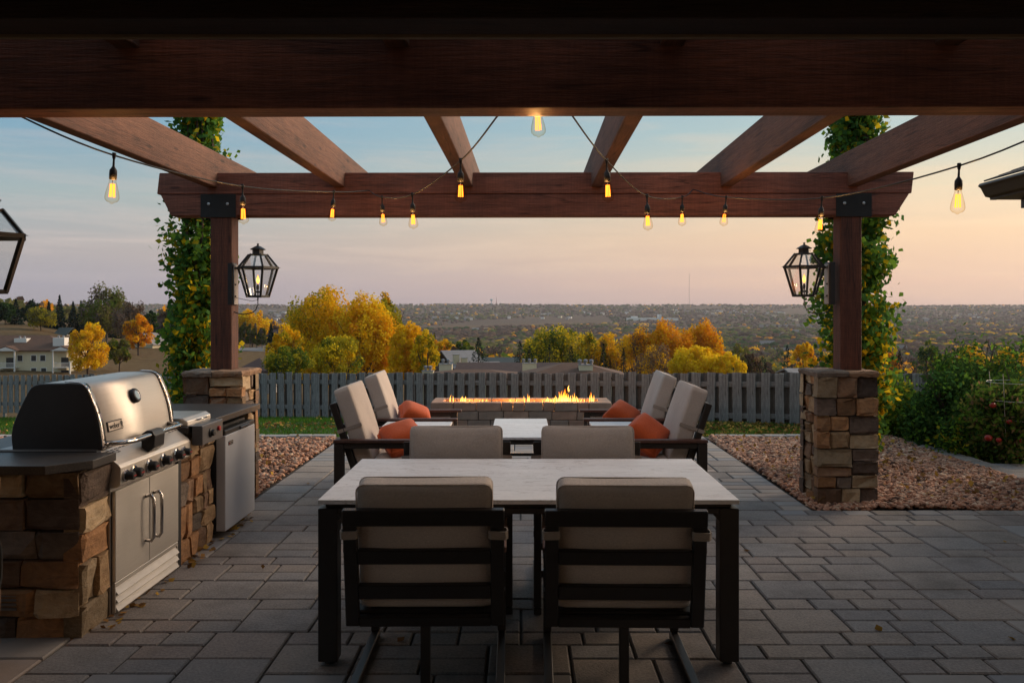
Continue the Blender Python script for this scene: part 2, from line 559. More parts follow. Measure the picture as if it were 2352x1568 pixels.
# ------------------------------------------------------------------ terrain
T_R = np.array([0, 11, 14, 17.5, 22, 60, 110, 180, 300, 450, 700, 1000, 2000, 3500, 5000, 6500, 9000, 14000.])
T_C = np.array([-600, 0, 350, 600, 1200, 1800, 2352, 3000.])
T_Z = np.array([
    [-.07, -.07, -.22, -.58, -1.0, -6, -10, -9, 2, 6, 8, 8, 5, 10, 25, 56, 40, 20],
    [-.07, -.07, -.22, -.58, -1.0, -6, -11, -12.5, -3, -2, -4, -8, -15, -5, 20, 55, 40, 20],
    [-.07, -.07, -.22, -.58, -1.0, -6, -11, -13, -8.5, -9, -18, -30, -45, -40, 0, 54, 40, 20],
    [-.07, -.07, -.22, -.58, -1.0, -6, -11, -13.5, -11.5, -16, -32, -48, -56, -50, 0, 54, 40, 20],
    [-.07, -.07, -.22, -.58, -1.0, -6, -12, -18, -26, -36, -50, -58, -60, -52, 5, 58, 40, 20],
    [-.07, -.07, -.22, -.58, -1.0, -6, -13, -20, -30, -40, -52, -60, -62, -55, -5, 52, 40, 20],
    [-.07, -.07, -.22, -.58, -1.0, -6, -13, -20, -31, -42, -53, -61, -62, -56, -8, 47, 35, 20],
    [-.07, -.07, -.22, -.58, -1.0, -6, -13, -20, -31, -42, -53, -61, -62, -56, -8, 47, 35, 20]])


def terr(x, y):
    x = np.asarray(x, float); y = np.asarray(y, float)
    r = np.hypot(x, y)
    rd = np.where(y > 0.25 * np.abs(x), np.maximum(y, 1e-3) * 0.6 + r * 0.4, r)
    c = VPX + FPX * x / np.maximum(y, 0.05 * np.abs(x) + 1e-3)
    c = np.clip(c, -600, 3000)
    ci = np.clip(np.searchsorted(T_C, c) - 1, 0, len(T_C) - 2)
    cf = (c - T_C[ci]) / (T_C[ci + 1] - T_C[ci]); cf = cf * cf * (3 - 2 * cf)
    rd = np.clip(rd, 0, 13999)
    ri = np.clip(np.searchsorted(T_R, rd, side='right') - 1, 0, len(T_R) - 2)
    lo, hi = np.log(T_R[ri] + 3), np.log(T_R[ri + 1] + 3)
    rf = (np.log(rd + 3) - lo) / (hi - lo)
    z = (T_Z[ci, ri] * (1 - cf) + T_Z[ci + 1, ri] * cf) * (1 - rf) + (T_Z[ci, ri + 1] * (1 - cf) + T_Z[ci + 1, ri + 1] * cf) * rf
    am = np.clip((rd - 60) / 600, 0, 1)
    z = z + am * (np.sin(x * 0.011 + 1.3) * np.cos(y * 0.009) * 1.6 + np.sin(x * 0.0031 + y * 0.0024) * 3.0)
    return z


def tz(x, y):
    return float(terr(x, y))


def ground_at(px, py, d0=60, d1=9000):
    """depth at which the open ground shows at picture position (px, py)"""
    ds = np.exp(np.linspace(math.log(d0), math.log(d1), 600))
    zz = terr((px - VPX) * ds / FPX, ds)
    yy = VPY + (CAMH - zz) * FPX / ds
    best = None
    mn = 1e9
    for d, v in zip(ds, yy):
        if v < mn:
            mn = v
            if v <= py:
                best = d; break
    return best if best else d1


def terrain_mat():
    t = MT('autumn_land')
    g = t.n.new('ShaderNodeNewGeometry')
    def nz(scale, detail=5, rough=0.6, st=(1, 1, 1)):
        mp = t.n.new('ShaderNodeMapping'); mp.inputs['Scale'].default_value = st
        t.l.new(g.outputs['Position'], mp.inputs[0])
        n = t.n.new('ShaderNodeTexNoise'); n.inputs['Scale'].default_value = scale; n.inputs['Detail'].default_value = detail
        n.inputs['Roughness'].default_value = rough
        t.l.new(mp.outputs[0], n.inputs['Vector']); return n.outputs['Fac']
    dry = t.ramp(nz(0.6, 6, 0.7), [(0.3, (0.075, 0.048, 0.024, 1)), (0.5, (0.125, 0.083, 0.043, 1)), (0.75, (0.17, 0.125, 0.065, 1))])
    wood_ = t.ramp(nz(0.045, 7, 0.75), [(0.3, (0.035, 0.038, 0.026, 1)), (0.45, (0.075, 0.055, 0.04, 1)), (0.6, (0.10, 0.066, 0.045, 1)),
                                       (0.72, (0.15, 0.085, 0.03, 1)), (0.8, (0.06, 0.062, 0.035, 1))])
    far = t.mix(wood_, dry, t.ramp(nz(0.0022, 4, 0.5), [(0.56, (0, 0, 0, 1)), (0.63, (0.85, 0.85, 0.85, 1))]))
    ln = t.n.new('ShaderNodeVectorMath'); ln.operation = 'LENGTH'
    t.l.new(g.outputs['Position'], ln.inputs[0])
    mr = t.n.new('ShaderNodeMapRange'); t.l.new(ln.outputs['Value'], mr.inputs['Value'])
    mr.inputs['From Min'].default_value = 330; mr.inputs['From Max'].default_value = 560
    t.col(t.mix(dry, far, mr.outputs[0])).rough(1.0)
    t.b.inputs['Specular IOR Level'].default_value = 0.05
    return t.m


def build_terrain():
    A = np.concatenate([np.linspace(-180, -52, 24, endpoint=False), np.linspace(-52, 52, 150, endpoint=False), np.linspace(52, 180, 24, endpoint=False)])
    A = np.radians(A)
    rr = np.concatenate([[0.5, 4, 8, 11, 12.5, 14, 15.5, 17.5, 20], np.exp(np.linspace(math.log(23), math.log(13500), 95))])
    X = rr[:, None] * np.sin(A)[None, :]; Y = rr[:, None] * np.cos(A)[None, :]
    Z = terr(X, Y)
    n = len(A); m = len(rr)
    V = np.stack([X, Y, Z], -1).reshape(-1, 3)
    i = np.arange(m - 1)[:, None] * n; k = np.arange(n)[None, :]; k2 = (k + 1) % n
    F = np.stack([i + k, i + k2, i + n + k2, i + n + k], -1).reshape(-1, 4)
    o = link('terrain', mesh_np('terrain', V, F[:, ::-1], [terrain_mat()], smooth=True))
    tag(o, 'autumn hillside and river valley falling away beyond the fence', None, kind='structure')


build_terrain()

# ------------------------------------------------------------------ lawn with grass and fallen leaves
FENCE_A, FENCE_B = 15.05, -0.45          # fence line y = A + B x


def fence_top(x):
    d = FENCE_A + FENCE_B * x
    return CAMH - (139 + (0 if x > -6 else (-6 - x) * 1.0)) * d / FPX


M['lawn'] = simple('lawn_turf', (0.03, 0.055, 0.014, 1), 1.0, 0.5, 6, 0.5, 60)
M['grass'] = [leaf_mat('grass_blade_green', (0.08, 0.21, 0.025, 1), 0.3), leaf_mat('grass_blade_dark', (0.05, 0.14, 0.02, 1), 0.3),
              leaf_mat('grass_blade_pale', (0.10, 0.15, 0.03, 1), 0.3)]
M['fallen'] = [leaf_mat('fallen_leaf_yellow', (0.42, 0.26, 0.06, 1), 0.15), leaf_mat('fallen_leaf_tan', (0.28, 0.16, 0.06, 1), 0.15),
               leaf_mat('fallen_leaf_brown', (0.15, 0.08, 0.035, 1), 0.15)]


def build_lawn():
    xs = np.linspace(-16, 9, 60); n = len(xs); rows = 24
    V = []
    for j in range(rows):
        f = j / (rows - 1)
        for x in xs:
            y = 10.95 + (FENCE_A + FENCE_B * x + 1.2 - 10.95) * f
            V.append((x, y, tz(x, y) + 0.02))
    F = [(j * n + i, j * n + i + 1, (j + 1) * n + i + 1, (j + 1) * n + i) for j in range(rows - 1) for i in range(n - 1)]
    lawn = link('lawn', mesh_np('lawn', np.array(V), np.array(F), [M['lawn']], smooth=True))
    tag(lawn, 'strip of green lawn between the patio edging and the fence', kind='structure')
    N = 110000
    x = RNG.uniform(-15, 8.5, N); f = RNG.uniform(0, 1, N) ** 1.2
    y = 10.97 + (FENCE_A + FENCE_B * x + 0.3 - 10.97) * f
    keep = (np.abs(x) > 1.0) | (y > 12.2)
    x, y = x[keep], y[keep]; N = len(x)
    z = terr(x, y) + 0.015
    a = RNG.uniform(0, 2 * np.pi, N); h = RNG.uniform(0.03, 0.075, N); w = RNG.uniform(0.004, 0.008, N)
    lx = RNG.normal(0, 0.025, N); ly = RNG.normal(0, 0.025, N)
    p = np.stack([x, y, z], -1)
    u = np.stack([np.cos(a) * w, np.sin(a) * w, 0 * a], -1)
    V = np.stack([p - u, p + u, p + np.stack([lx, ly, h], -1)], 1).reshape(-1, 3)
    F = np.arange(3 * N).reshape(-1, 3)
    o = link('grass', mesh_np('grass', V, F, M['grass'], RNG.integers(0, 3, N)))
    tag(o, 'short green grass blades growing on the lawn strip', 'grass', kind='stuff')
    # fallen leaves, thick on the right of the lawn, thin elsewhere
    n1, n2, n3 = 3600, 900, 900
    x = np.concatenate([RNG.uniform(1.6, 8, n1), RNG.uniform(-12, 1.6, n2), RNG.uniform(-4, 5, n3)])
    y0 = np.concatenate([10.97 + (FENCE_A + FENCE_B * x[:n1] - 10.97) * RNG.uniform(0, 1, n1),
                         10.97 + (FENCE_A + FENCE_B * x[n1:n1 + n2] - 10.97) * RNG.uniform(0, 1, n2), RNG.uniform(12.3, 13.4, n3)])
    return x, y0


def leaf_quads(pos, size, tilt=1.0, elong=1.0, hang=0.0):
    """one kite-shaped face per position"""
    n = len(pos)
    d = RNG.normal(size=(n, 3)); d[:, 2] = d[:, 2] * tilt - hang; d /= np.linalg.norm(d, axis=1)[:, None] + 1e-9
    e = RNG.normal(size=(n, 3)); e[:, 2] *= tilt
    e -= (e * d).sum(1)[:, None] * d; e /= np.linalg.norm(e, axis=1)[:, None] + 1e-9
    s = (size if np.ndim(size) else np.full(n, size)) * RNG.uniform(0.7, 1.3, n)
    s = s[:, None]
    V = np.stack([pos - d * s * 0.5, pos + e * s * 0.42 / elong + d * s * (-.08), pos + d * s * 0.55, pos - e * s * 0.42 / elong + d * s * (-.08)], 1)
    return V.reshape(-1, 3), np.arange(4 * n).reshape(-1, 4)


_lx, _ly = build_lawn()
_p = np.stack([_lx, _ly, terr(_lx, _ly) + RNG.uniform(0.03, 0.065, len(_lx))], -1)
_V, _F = leaf_quads(_p, 0.055, 0.35)
tag(link('fallen_leaves', mesh_np('fallen_leaves', _V, _F, M['fallen'], RNG.integers(0, 3, len(_F)))),
    'dry yellow and brown leaves scattered on the lawn', 'leaves', kind='stuff')


# ------------------------------------------------------------------ shadow-box fence
def build_fence():
    ang = math.atan(FENCE_B)
    ux, uy = math.cos(ang), math.sin(ang)
    nx, ny = uy, -ux                       # towards the patio
    root = thing('picket_fence', 'weathered grey shadow-box picket fence along the end of the lawn', 'fence', (0, FENCE_A, tz(0, FENCE_A)))
    meshes = []
    for k in range(5):
        b = MB(); h = 0.9
        lean = random.uniform(-.004, .004)
        b.box(-0.07, 0.07, -0.009, 0.009, 0, h)
        vs = [list(v) for v in b.v]
        for v in vs:
            if v[2] > 0.5: v[0] += lean; v[2] += random.uniform(-.004, .004)
        b.v = [tuple(v) for v in vs]
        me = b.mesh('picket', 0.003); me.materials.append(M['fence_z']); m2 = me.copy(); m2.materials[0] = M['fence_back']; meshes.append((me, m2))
    s0, s1 = -14.6 / ux, 6.6 / ux
    sp = 0.215
    base = Vector((0, FENCE_A, tz(0, FENCE_A)))
    k = 0
    s = s0
    posts = []
    while s < s1:
        for side in (1, -1):
            ss = s + (0 if side == 1 else sp / 2)
            x = ux * ss; y = FENCE_A + uy * ss
            zt = fence_top(x) + random.uniform(-.008, .008); zb = zt - 0.9
            gz = tz(x, y)
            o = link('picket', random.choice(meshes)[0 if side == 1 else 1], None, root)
            o.location = Vector((x + nx * 0.034 * side, y + ny * 0.034 * side, zb)) - base
            o.rotation_euler = (random.uniform(-.012, .012), random.uniform(-.014, .014), ang + random.uniform(-.05, .05))
            o.scale = (random.uniform(.92, 1.06), 1, random.uniform(.985, 1.012))
        s += sp; k += 1
    # rails and posts follow the line in short spans
    span = 2.3
    s = s0
    while s < s1 - 0.1:
        e = min(s + span, s1)
        for hh in (0.72, 0.22):
            a = Vector((ux * s, FENCE_A + uy * s, fence_top(ux * s) - 0.9 + hh)) - base
            c = Vector((ux * e, FENCE_A + uy * e, fence_top(ux * e) - 0.9 + hh)) - base
            d = c - a
            me = MB().box(0, d.length, -0.019, 0.019, -0.042, 0.042).mesh('rail', 0.003)
            o = link('rail', me, M['fence_x'], root)
            o.location = a
            o.rotation_euler = d.to_track_quat('X', 'Z').to_euler()
        x = ux * s; y = FENCE_A + uy * s
        p = Vector((x, y, 0)) - Vector((base.x, base.y, 0))
        zt = fence_top(x) - 0.03 - base.z
        b = MB().box(-0.018 - 0.03, 0.048, -0.0185, 0.0185, tz(x, y) - base.z - 0.3, zt)
        b.build('fence_post', M['fence_z'], root, 0.004, loc=(p.x, p.y, 0), rot=(0, 0, ang))
        s += span
    return root


build_fence()


# ------------------------------------------------------------------ patio
CX, CY = 0.075, 0.162


def in_patio(cx, cy):
    x = (cx + 0.5) * CX; y = (cy + 0.5) * CY
    if 2.55 < y < 6.8 and -2.9 < x < 5.6: return True
    if 6.8 <= y < 12.4 and -2.24 < x < 2.32: return True
    if 6.8 <= y < 8.84 and 4.88 < x < 7.2: return True
    return False


def build_patio():
    b = MB()
    b.box(-3.6, 7.4, -2.6, 6.8, -0.12, -0.014)
    b.box(-2.26, 2.34, 6.8, 12.5, -0.12, -0.014)
    b.box(4.86, 7.4, 6.8, 8.86, -0.12, -0.014)
    base = b.build('patio', M['sand'])
    tag(base, 'grey concrete paver patio in a random ashlar pattern', kind='structure')
    rnd = random.Random(5)
    occ = {}
    pieces = []
    for cy in range(15, 77):
        cx = -40
        while cx < 98:
            if (cx, cy) in occ or not in_patio(cx, cy):
                cx += 1; continue
            gap = 0
            while gap < 12 and in_patio(cx + gap, cy) and (cx + gap, cy) not in occ: gap += 1
            up = 0
            while up < gap and in_patio(cx + up, cy + 1) and (cx + up, cy + 1) not in occ: up += 1
            # never leave a sliver
            def ok(w): return gap - w == 0 or gap - w >= 3
            opts = []
            if up >= 5 and ok(5): opts += [(5, 2)] * 8
            for w, k in ((3, 3), (4, 5)):
                if gap >= w and ok(w): opts += [(w, 1)] * k
            if not opts: opts = [(min(gap, 5), 1)]
            w, h = rnd.choice(opts)
            for i in range(w):
                for j in range(h): occ[(cx + i, cy + j)] = 1
            pieces.append((cx, cy, w, h))
            cx += w
    # the 300 that show largest stand alone, the rest are one part
    def shown(p):
        x = (p[0] + p[2] / 2) * CX; y = (p[1] + p[3] / 2) * CY
        px = VPX + x * FPX / y; py = VPY + CAMH * FPX / y
        vis = 1.0 if (-20 < px < 2372 and py < 1580) else 0.0
        if x < -2.13 and y < 6.8: vis = 0
        return -vis * p[2] * p[3] / y ** 3 - 1e-9 / y
    pieces.sort(key=shown)
    cache = {}
    T = 0.05
    def slab(w, h):
        g = 0.0055; c = 0.007
        x0, x1, y0, y1 = g, w * CX - g, g, h * CY - g
        V = [(x0, y0, -T), (x1, y0, -T), (x1, y1, -T), (x0, y1, -T), (x0, y0, -c), (x1, y0, -c), (x1, y1, -c), (x0, y1, -c),
             (x0 + c, y0 + c, 0), (x1 - c, y0 + c, 0), (x1 - c, y1 - c, 0), (x0 + c, y1 - c, 0)]
        F = [(0, 1, 5, 4), (1, 2, 6, 5), (2, 3, 7, 6), (3, 0, 4, 7), (4, 5, 9, 8), (5, 6, 10, 9), (6, 7, 11, 10), (7, 4, 8, 11), (8, 9, 10, 11)]
        return V, F
    rest = MB()
    for i, (cx, cy, w, h) in enumerate(pieces):
        loc = (cx * CX, cy * CY, rnd.uniform(-.0025, .0015))
        if i < 300:
            if (w, h) not in cache:
                V, F = slab(w, h); me = MB().add(V, F).mesh('paver'); me.materials.append(M['paver']); cache[(w, h)] = me
            o = link('paver', cache[(w, h)], None, base, loc)
            o.rotation_euler = (rnd.uniform(-.004, .004), rnd.uniform(-.004, .004), rnd.uniform(-.004, .004))
        else:
            V, F = slab(w, h)
            rest.add([(v[0] + loc[0], v[1] + loc[1], v[2] + loc[2]) for v in V], F, rnd.randrange(5))
    mats = []
    for k, c in enumerate([(0.25, 0.227, 0.208, 1), (0.285, 0.245, 0.212, 1), (0.24, 0.232, 0.228, 1), (0.27, 0.226, 0.2, 1), (0.2, 0.2, 0.207, 1)]):
        mats.append(simple('concrete_paver_tone_%s' % 'abcde'[k], c, 0.8, 0.15, 5, 0.3, 70))
    o = rest.build('paver_field', mats, base)
    tag(o, kind='stuff')


build_patio()

M['edge'] = simple('pale_edging_stone', (0.30, 0.28, 0.265, 1), 0.85, 0.2, 5, 0.3, 60)


def build_edging():
    base = tag(MB().box(-9.0, -2.28, 10.78, 10.93, -0.14, -0.02).box(2.36, 4.62, 10.78, 10.93, -0.14, -0.02)
               .box(4.66, 4.84, 6.82, 10.7, -0.14, -0.02).build('edging', M['sand']), 'pale concrete edging blocks round the gravel beds', kind='structure')
    me = MB().box(-0.147, 0.147, -0.072, 0.072, -0.08, 0).mesh('edging_block', 0.008); me.materials.append(M['edge'])
    me2 = MB().box(-0.147, 0.147, -0.09, 0.09, -0.08, 0).mesh('edging_block', 0.008); me2.materials.append(M['paver'])
    x = -8.85
    while x < 4.5:
        if x < -2.42 or x > 2.45:
            link('edging_block', me, None, base, (x, 10.855, random.uniform(.012, .02)), (0, 0, random.uniform(-.02, .02)))
        x += 0.302
    y = 6.98
    while y < 10.7:
        xx = 4.75 + 0.03 * math.sin((y - 7) * 1.2) - max(0, y - 9.6) * 0.09
        link('edging_block', me2, None, base, (xx, y, random.uniform(.012, .02)), (0, 0, math.pi / 2 + random.uniform(-.03, .03)))
        y += 0.302


build_edging()


def build_gravel():
    mats = [simple('gravel_stone_%s' % n, c, 0.85, 0.2, 30, 0.2, 90) for n, c in
            (('terracotta', (0.40, 0.195, 0.115, 1)), ('rose', (0.46, 0.265, 0.175, 1)), ('cream', (0.52, 0.37, 0.26, 1)), ('brown', (0.24, 0.12, 0.075, 1)), ('dark', (0.10, 0.055, 0.04, 1)))]
    bm = bmesh.new(); bmesh.ops.create_icosphere(bm, subdivisions=1, radius=1.0)
    iv = np.array([v.co[:] for v in bm.verts]); itf = np.array([[v.index for v in f.verts] for f in bm.faces]); bm.free()
    # 12-vertex stones
    bm = bmesh.new(); bmesh.ops.create_icosphere(bm, subdivisions=0 + 1, radius=1.0); bm.free()
    phi = (1 + 5 ** .5) / 2
    iv = np.array([(-1, phi, 0), (1, phi, 0), (-1, -phi, 0), (1, -phi, 0), (0, -1, phi), (0, 1, phi), (0, -1, -phi), (0, 1, -phi), (phi, 0, -1), (phi, 0, 1), (-phi, 0, -1), (-phi, 0, 1)]) / 1.9
    itf = np.array([(0, 11, 5), (0, 5, 1), (0, 1, 7), (0, 7, 10), (0, 10, 11), (1, 5, 9), (5, 11, 4), (11, 10, 2), (10, 7, 6), (7, 1, 8), (3, 9, 4), (3, 4, 2), (3, 2, 6), (3, 6, 8), (3, 8, 9), (4, 9, 5), (2, 4, 11), (6, 2, 10), (8, 6, 7), (9, 8, 1)])
    for nm, lab, x0, x1, y0, y1, n in (('gravel', 'reddish gravel bed round the right-hand stone pillar', 2.35, 4.68, 6.83, 10.76, 21000),
                                       ('gravel', 'reddish gravel bed behind the outdoor kitchen counter', -7.5, -2.27, 6.83, 10.76, 17000)):
        b = MB().box(x0, x1, y0, y1, -0.14, -0.03)
        g = b.build('gravel_base', M['mortar']); tag(g, lab.replace('bed', 'bed soil'), kind='structure')
        x = RNG.uniform(x0 + .015, x1 - .015, n); y = RNG.uniform(y0 + .015, y1 - .015, n)
        keep = ~(((x > -2.75) & (x < -2.31) | (x > 2.46) & (x < 2.92)) & (y > 7.02) & (y < 7.44))
        x, y = x[keep], y[keep]; n = len(x)
        s = RNG.uniform(0.011, 0.027, n) * (0.8 + 0.5 * (y / 10))
        sc = s[:, None] * np.stack([RNG.uniform(.8, 1.5, n), RNG.uniform(.7, 1.2, n), RNG.uniform(.45, .8, n)], -1)
        jit = RNG.uniform(.75, 1.2, (n, 12, 3))
        v = iv[None] * jit * sc[:, None, :]
        a = RNG.uniform(0, 2 * np.pi, n); ca, sa = np.cos(a)[:, None], np.sin(a)[:, None]
        tl = RNG.normal(0, .35, n)[:, None]
        vx = v[..., 0] * ca - v[..., 1] * sa; vy = v[..., 0] * sa + v[..., 1] * ca; vz = v[..., 2] + tl * vx
        lump = 0.02 * np.sin(x * 3.1 + 1) * np.cos(y * 2.3)
        z = -0.012 + lump + RNG.uniform(0, 0.028, n)
        V = np.stack([vx + x[:, None], vy + y[:, None], vz + z[:, None]], -1).reshape(-1, 3)
        F = (itf[None] + (np.arange(n) * 12)[:, None, None]).reshape(-1, 3)
        mi = np.repeat(RNG.choice(5, n, p=[.34, .27, .09, .2, .10]), 20)
        o = link(nm, mesh_np(nm, V, F, mats, mi))
        tag(o, lab, 'gravel', kind='stuff')
    n = 420
    x = np.concatenate([RNG.uniform(2.4, 4.6, 260), RNG.uniform(-4.5, -2.3, 160)]); y = RNG.uniform(6.9, 10.7, n)
    pz = np.stack([x, y, RNG.uniform(0.035, 0.06, n)], -1)
    V, F = leaf_quads(pz, 0.05, 0.4)
    tag(link('fallen_leaves', mesh_np('fallen_leaves', V, F, M['fallen'], RNG.integers(0, 2, n))), 'few dry leaves lying on the reddish gravel', 'leaves', kind='stuff')


build_gravel()
_n = 92
_lx = np.concatenate([RNG.uniform(-2.13, -2.02, 70), RNG.uniform(-2.2, 4.0, 22)])
_ly = np.concatenate([RNG.uniform(4.2, 6.7, 70), RNG.uniform(3.7, 10.5, 22)])
_V, _F = leaf_quads(np.stack([_lx, _ly, RNG.uniform(.006, .014, _n)], -1), .042, .18)
tag(link('fallen_leaves', mesh_np('fallen_leaves', _V, _F, M['fallen'], RNG.integers(0, 3, _n))), 'few dry leaves blown onto the pavers and along the grill island', 'leaves', kind='stuff')


# ------------------------------------------------------------------ stonework
def split_rect(w, h, rnd, wmin, wmax, hmin, hmax):
    """uneven ledgestone bond: halved again and again until every stone is of a usable size"""
    out = []
    def cut(u, v, a, b):
        can_w = a > 2 * wmin; can_h = b > 2 * hmin
        if (a <= wmax * rnd.uniform(.75, 1.1) and b <= hmax * rnd.uniform(.7, 1.15)) or not (can_w or can_h):
            out.append((u, v, a, b)); return
        if can_h and (not can_w or b / hmax > a / wmax * rnd.uniform(.55, 1.1)):
            k = rnd.uniform(max(hmin, b * .3), min(b - hmin, b * .7)); cut(u, v, a, k); cut(u, v + k, a, b - k)
        else:
            k = rnd.uniform(max(wmin, a * .3), min(a - wmin, a * .7)); cut(u, v, k, b); cut(u + k, v, a - k, b)
    cut(0, 0, w, h)
    return out


def stone_mesh(w, h, prot, rnd, back=0.05, gap=0.0038, rough=0.012):
    """irregular block; u in [0,w], v in [0,h], front at +n; returned as (u, v, n) points"""
    n = 4
    ts = [0.0, 0.16 + rnd.uniform(-.05, .05), 0.84 + rnd.uniform(-.05, .05), 1.0]
    V = []
    tilt_u = rnd.uniform(-.016, .016); tilt_v = rnd.uniform(-.016, .016)
    for j in range(n):
        for i in range(n):
            edge = i in (0, n - 1) or j in (0, n - 1)
            corner = i in (0, n - 1) and j in (0, n - 1)
            uu = gap + ts[i] * (w - 2 * gap); vv = gap + ts[j] * (h - 2 * gap)
            k = min(w, h)
            d = prot + rnd.uniform(-rough, rough) + tilt_u * (ts[i] - .5) + tilt_v * (ts[j] - .5)
            if edge: d -= min(0.009, k * 0.07) * rnd.uniform(0, 1.0)
            if corner: d -= min(0.006, k * 0.06) * rnd.uniform(0, 1)
            if edge:
                uu += rnd.uniform(-.3, 1) * gap * (1 if i == 0 else -1 if i == n - 1 else 0)
                vv += rnd.uniform(-.3, 1) * gap * (1 if j == 0 else -1 if j == n - 1 else 0)
            else:
                uu += rnd.uniform(-.05, .05) * w; vv += rnd.uniform(-.05, .05) * h
            V.append((uu, vv, d))
    F = [(j * n + i, j * n + i + 1, (j + 1) * n + i + 1, (j + 1) * n + i) for j in range(n - 1) for i in range(n - 1)]
    ring = [i for i in range(n)] + [j * n + n - 1 for j in range(1, n)] + [(n - 1) * n + i for i in range(n - 2, -1, -1)] + [j * n for j in range(n - 2, 0, -1)]
    b0 = len(V)
    for k in ring: V.append((V[k][0], V[k][1], -back))
    m = len(ring)
    F += [(ring[(k + 1) % m], ring[k], b0 + k, b0 + (k + 1) % m) for k in range(m)]
    return V, F


def stone_face(parent, o, u, v, n, w, h, rnd, wmin=.11, wmax=.30, hmin=.075, hmax=.21, prot=(.028, .05), name='stone', skip=None, weights=None):
    o, u, v, n = Vector(o), Vector(u), Vector(v), Vector(n)
    flip = u.cross(v).dot(n) < 0
    for (a, b, sw, sh) in split_rect(w, h, rnd, wmin, wmax, hmin, hmax):
        if skip and skip(a + sw / 2, b + sh / 2): continue
        V, F = stone_mesh(sw, sh, rnd.uniform(*prot), rnd)
        c = Vector((sw / 2, sh / 2, 0))
        loc = o + u * (a + c.x) + v * (b + c.y)
        pts = [u * (p[0] - c.x) + v * (p[1] - c.y) + n * p[2] for p in V]
        if flip: F = [f[::-1] for f in F]
        me = MB().add(pts, F).mesh(name)
        link(name, me, rnd.choices(STONES, weights or STONE_W)[0], parent, loc)


def pillar(label, x0, x1, y0, y1, ztop, seed, faces='flrb', capw=0.032):
    rnd = random.Random(seed)
    cx, cy = (x0 + x1) / 2, (y0 + y1) / 2
    root = thing('stone_pillar', label, 'pillar', (cx, cy, 0))
    w, d = x1 - x0, y1 - y0
    q = 0.035
    MB().box(-w / 2 + q, w / 2 - q, -d / 2 + q, d / 2 - q, -0.1, ztop - 0.03).build('core', M['mortar'], root)
    h = ztop - 0.04 + 0.03
    e = 0.03
    z0 = -0.03
    if 'f' in faces: stone_face(root, (-w / 2 - e + .005, -d / 2 + q, z0), (1, 0, 0), (0, 0, 1), (0, -1, 0), w + 2 * e - .01, h, rnd)
    if 'b' in faces: stone_face(root, (-w / 2 - e + .005, d / 2 - q, z0), (1, 0, 0), (0, 0, 1), (0, 1, 0), w + 2 * e - .01, h, rnd)
    if 'l' in faces: stone_face(root, (-w / 2 + q, -d / 2 + q - .02, z0), (0, 1, 0), (0, 0, 1), (-1, 0, 0), d - 2 * q + .04, h, rnd)
    if 'r' in faces: stone_face(root, (w / 2 - q, -d / 2 + q - .02, z0), (0, 1, 0), (0, 0, 1), (1, 0, 0), d - 2 * q + .04, h, rnd)
    # flat cap slabs, two halves with broken edges
    for s in (-1, 1):
        n = 9
        V = []
        xa, xb = (-w / 2 - capw, 0.0) if s < 0 else (0.006, w / 2 + capw)
        ring = []
        for i in range(n): ring.append((xa + (xb - xa) * i / (n - 1), -d / 2 - capw))
        for i in range(1, n): ring.append((xb, -d / 2 - capw + (d + 2 * capw) * i / (n - 1)))
        for i in range(1, n): ring.append((xb + (xa - xb) * i / (n - 1), d / 2 + capw))
        for i in range(1, n - 1): ring.append((xa, d / 2 + capw - (d + 2 * capw) * i / (n - 1)))
        m = len(ring)
        rr = []
        for (x, y) in ring:
            inner = abs(x) < 0.02
            k = 0 if inner else rnd.uniform(-.014, .008)
            rr.append((x * (1 + k / .3), y * (1 + k / .3)))
        V = [(x * .97, y * .97, ztop - .045 + rnd.uniform(-.006, .006)) for x, y in rr] + [(x, y, ztop - 0.014 + rnd.uniform(-.008, .006)) for x, y in rr] + [(x * .95, y * .95, ztop + rnd.uniform(-.006, .006)) for x, y in rr]
        F = []
        for lv in range(2):
            F += [(lv * m + i, lv * m + (i + 1) % m, (lv + 1) * m + (i + 1) % m, (lv + 1) * m + i) for i in range(m)]
        F += [tuple(range(2 * m, 3 * m)), tuple(range(m))[::-1]]
        MB().add(V, F).build('cap_stone', STONES[3 if s < 0 else 1], root)
    return root


pillar('square ledgestone pillar with flat cap in the gravel, beside the garden bushes', 2.46, 2.92, 7.02, 7.46, 1.09, 3)
pillar('square ledgestone pillar with flat cap rising behind the granite counter', -2.76, -2.31, 7.02, 7.46, 1.09, 8)
pillar('square ledgestone pillar in deep shade beside the near end of the grill island', -2.86, -2.37, 3.36, 3.84, 1.06, 12)


# ------------------------------------------------------------------ pergola
RAFT_X = [-2.637, -1.555, -0.472, 0.622, 1.71, 2.775]


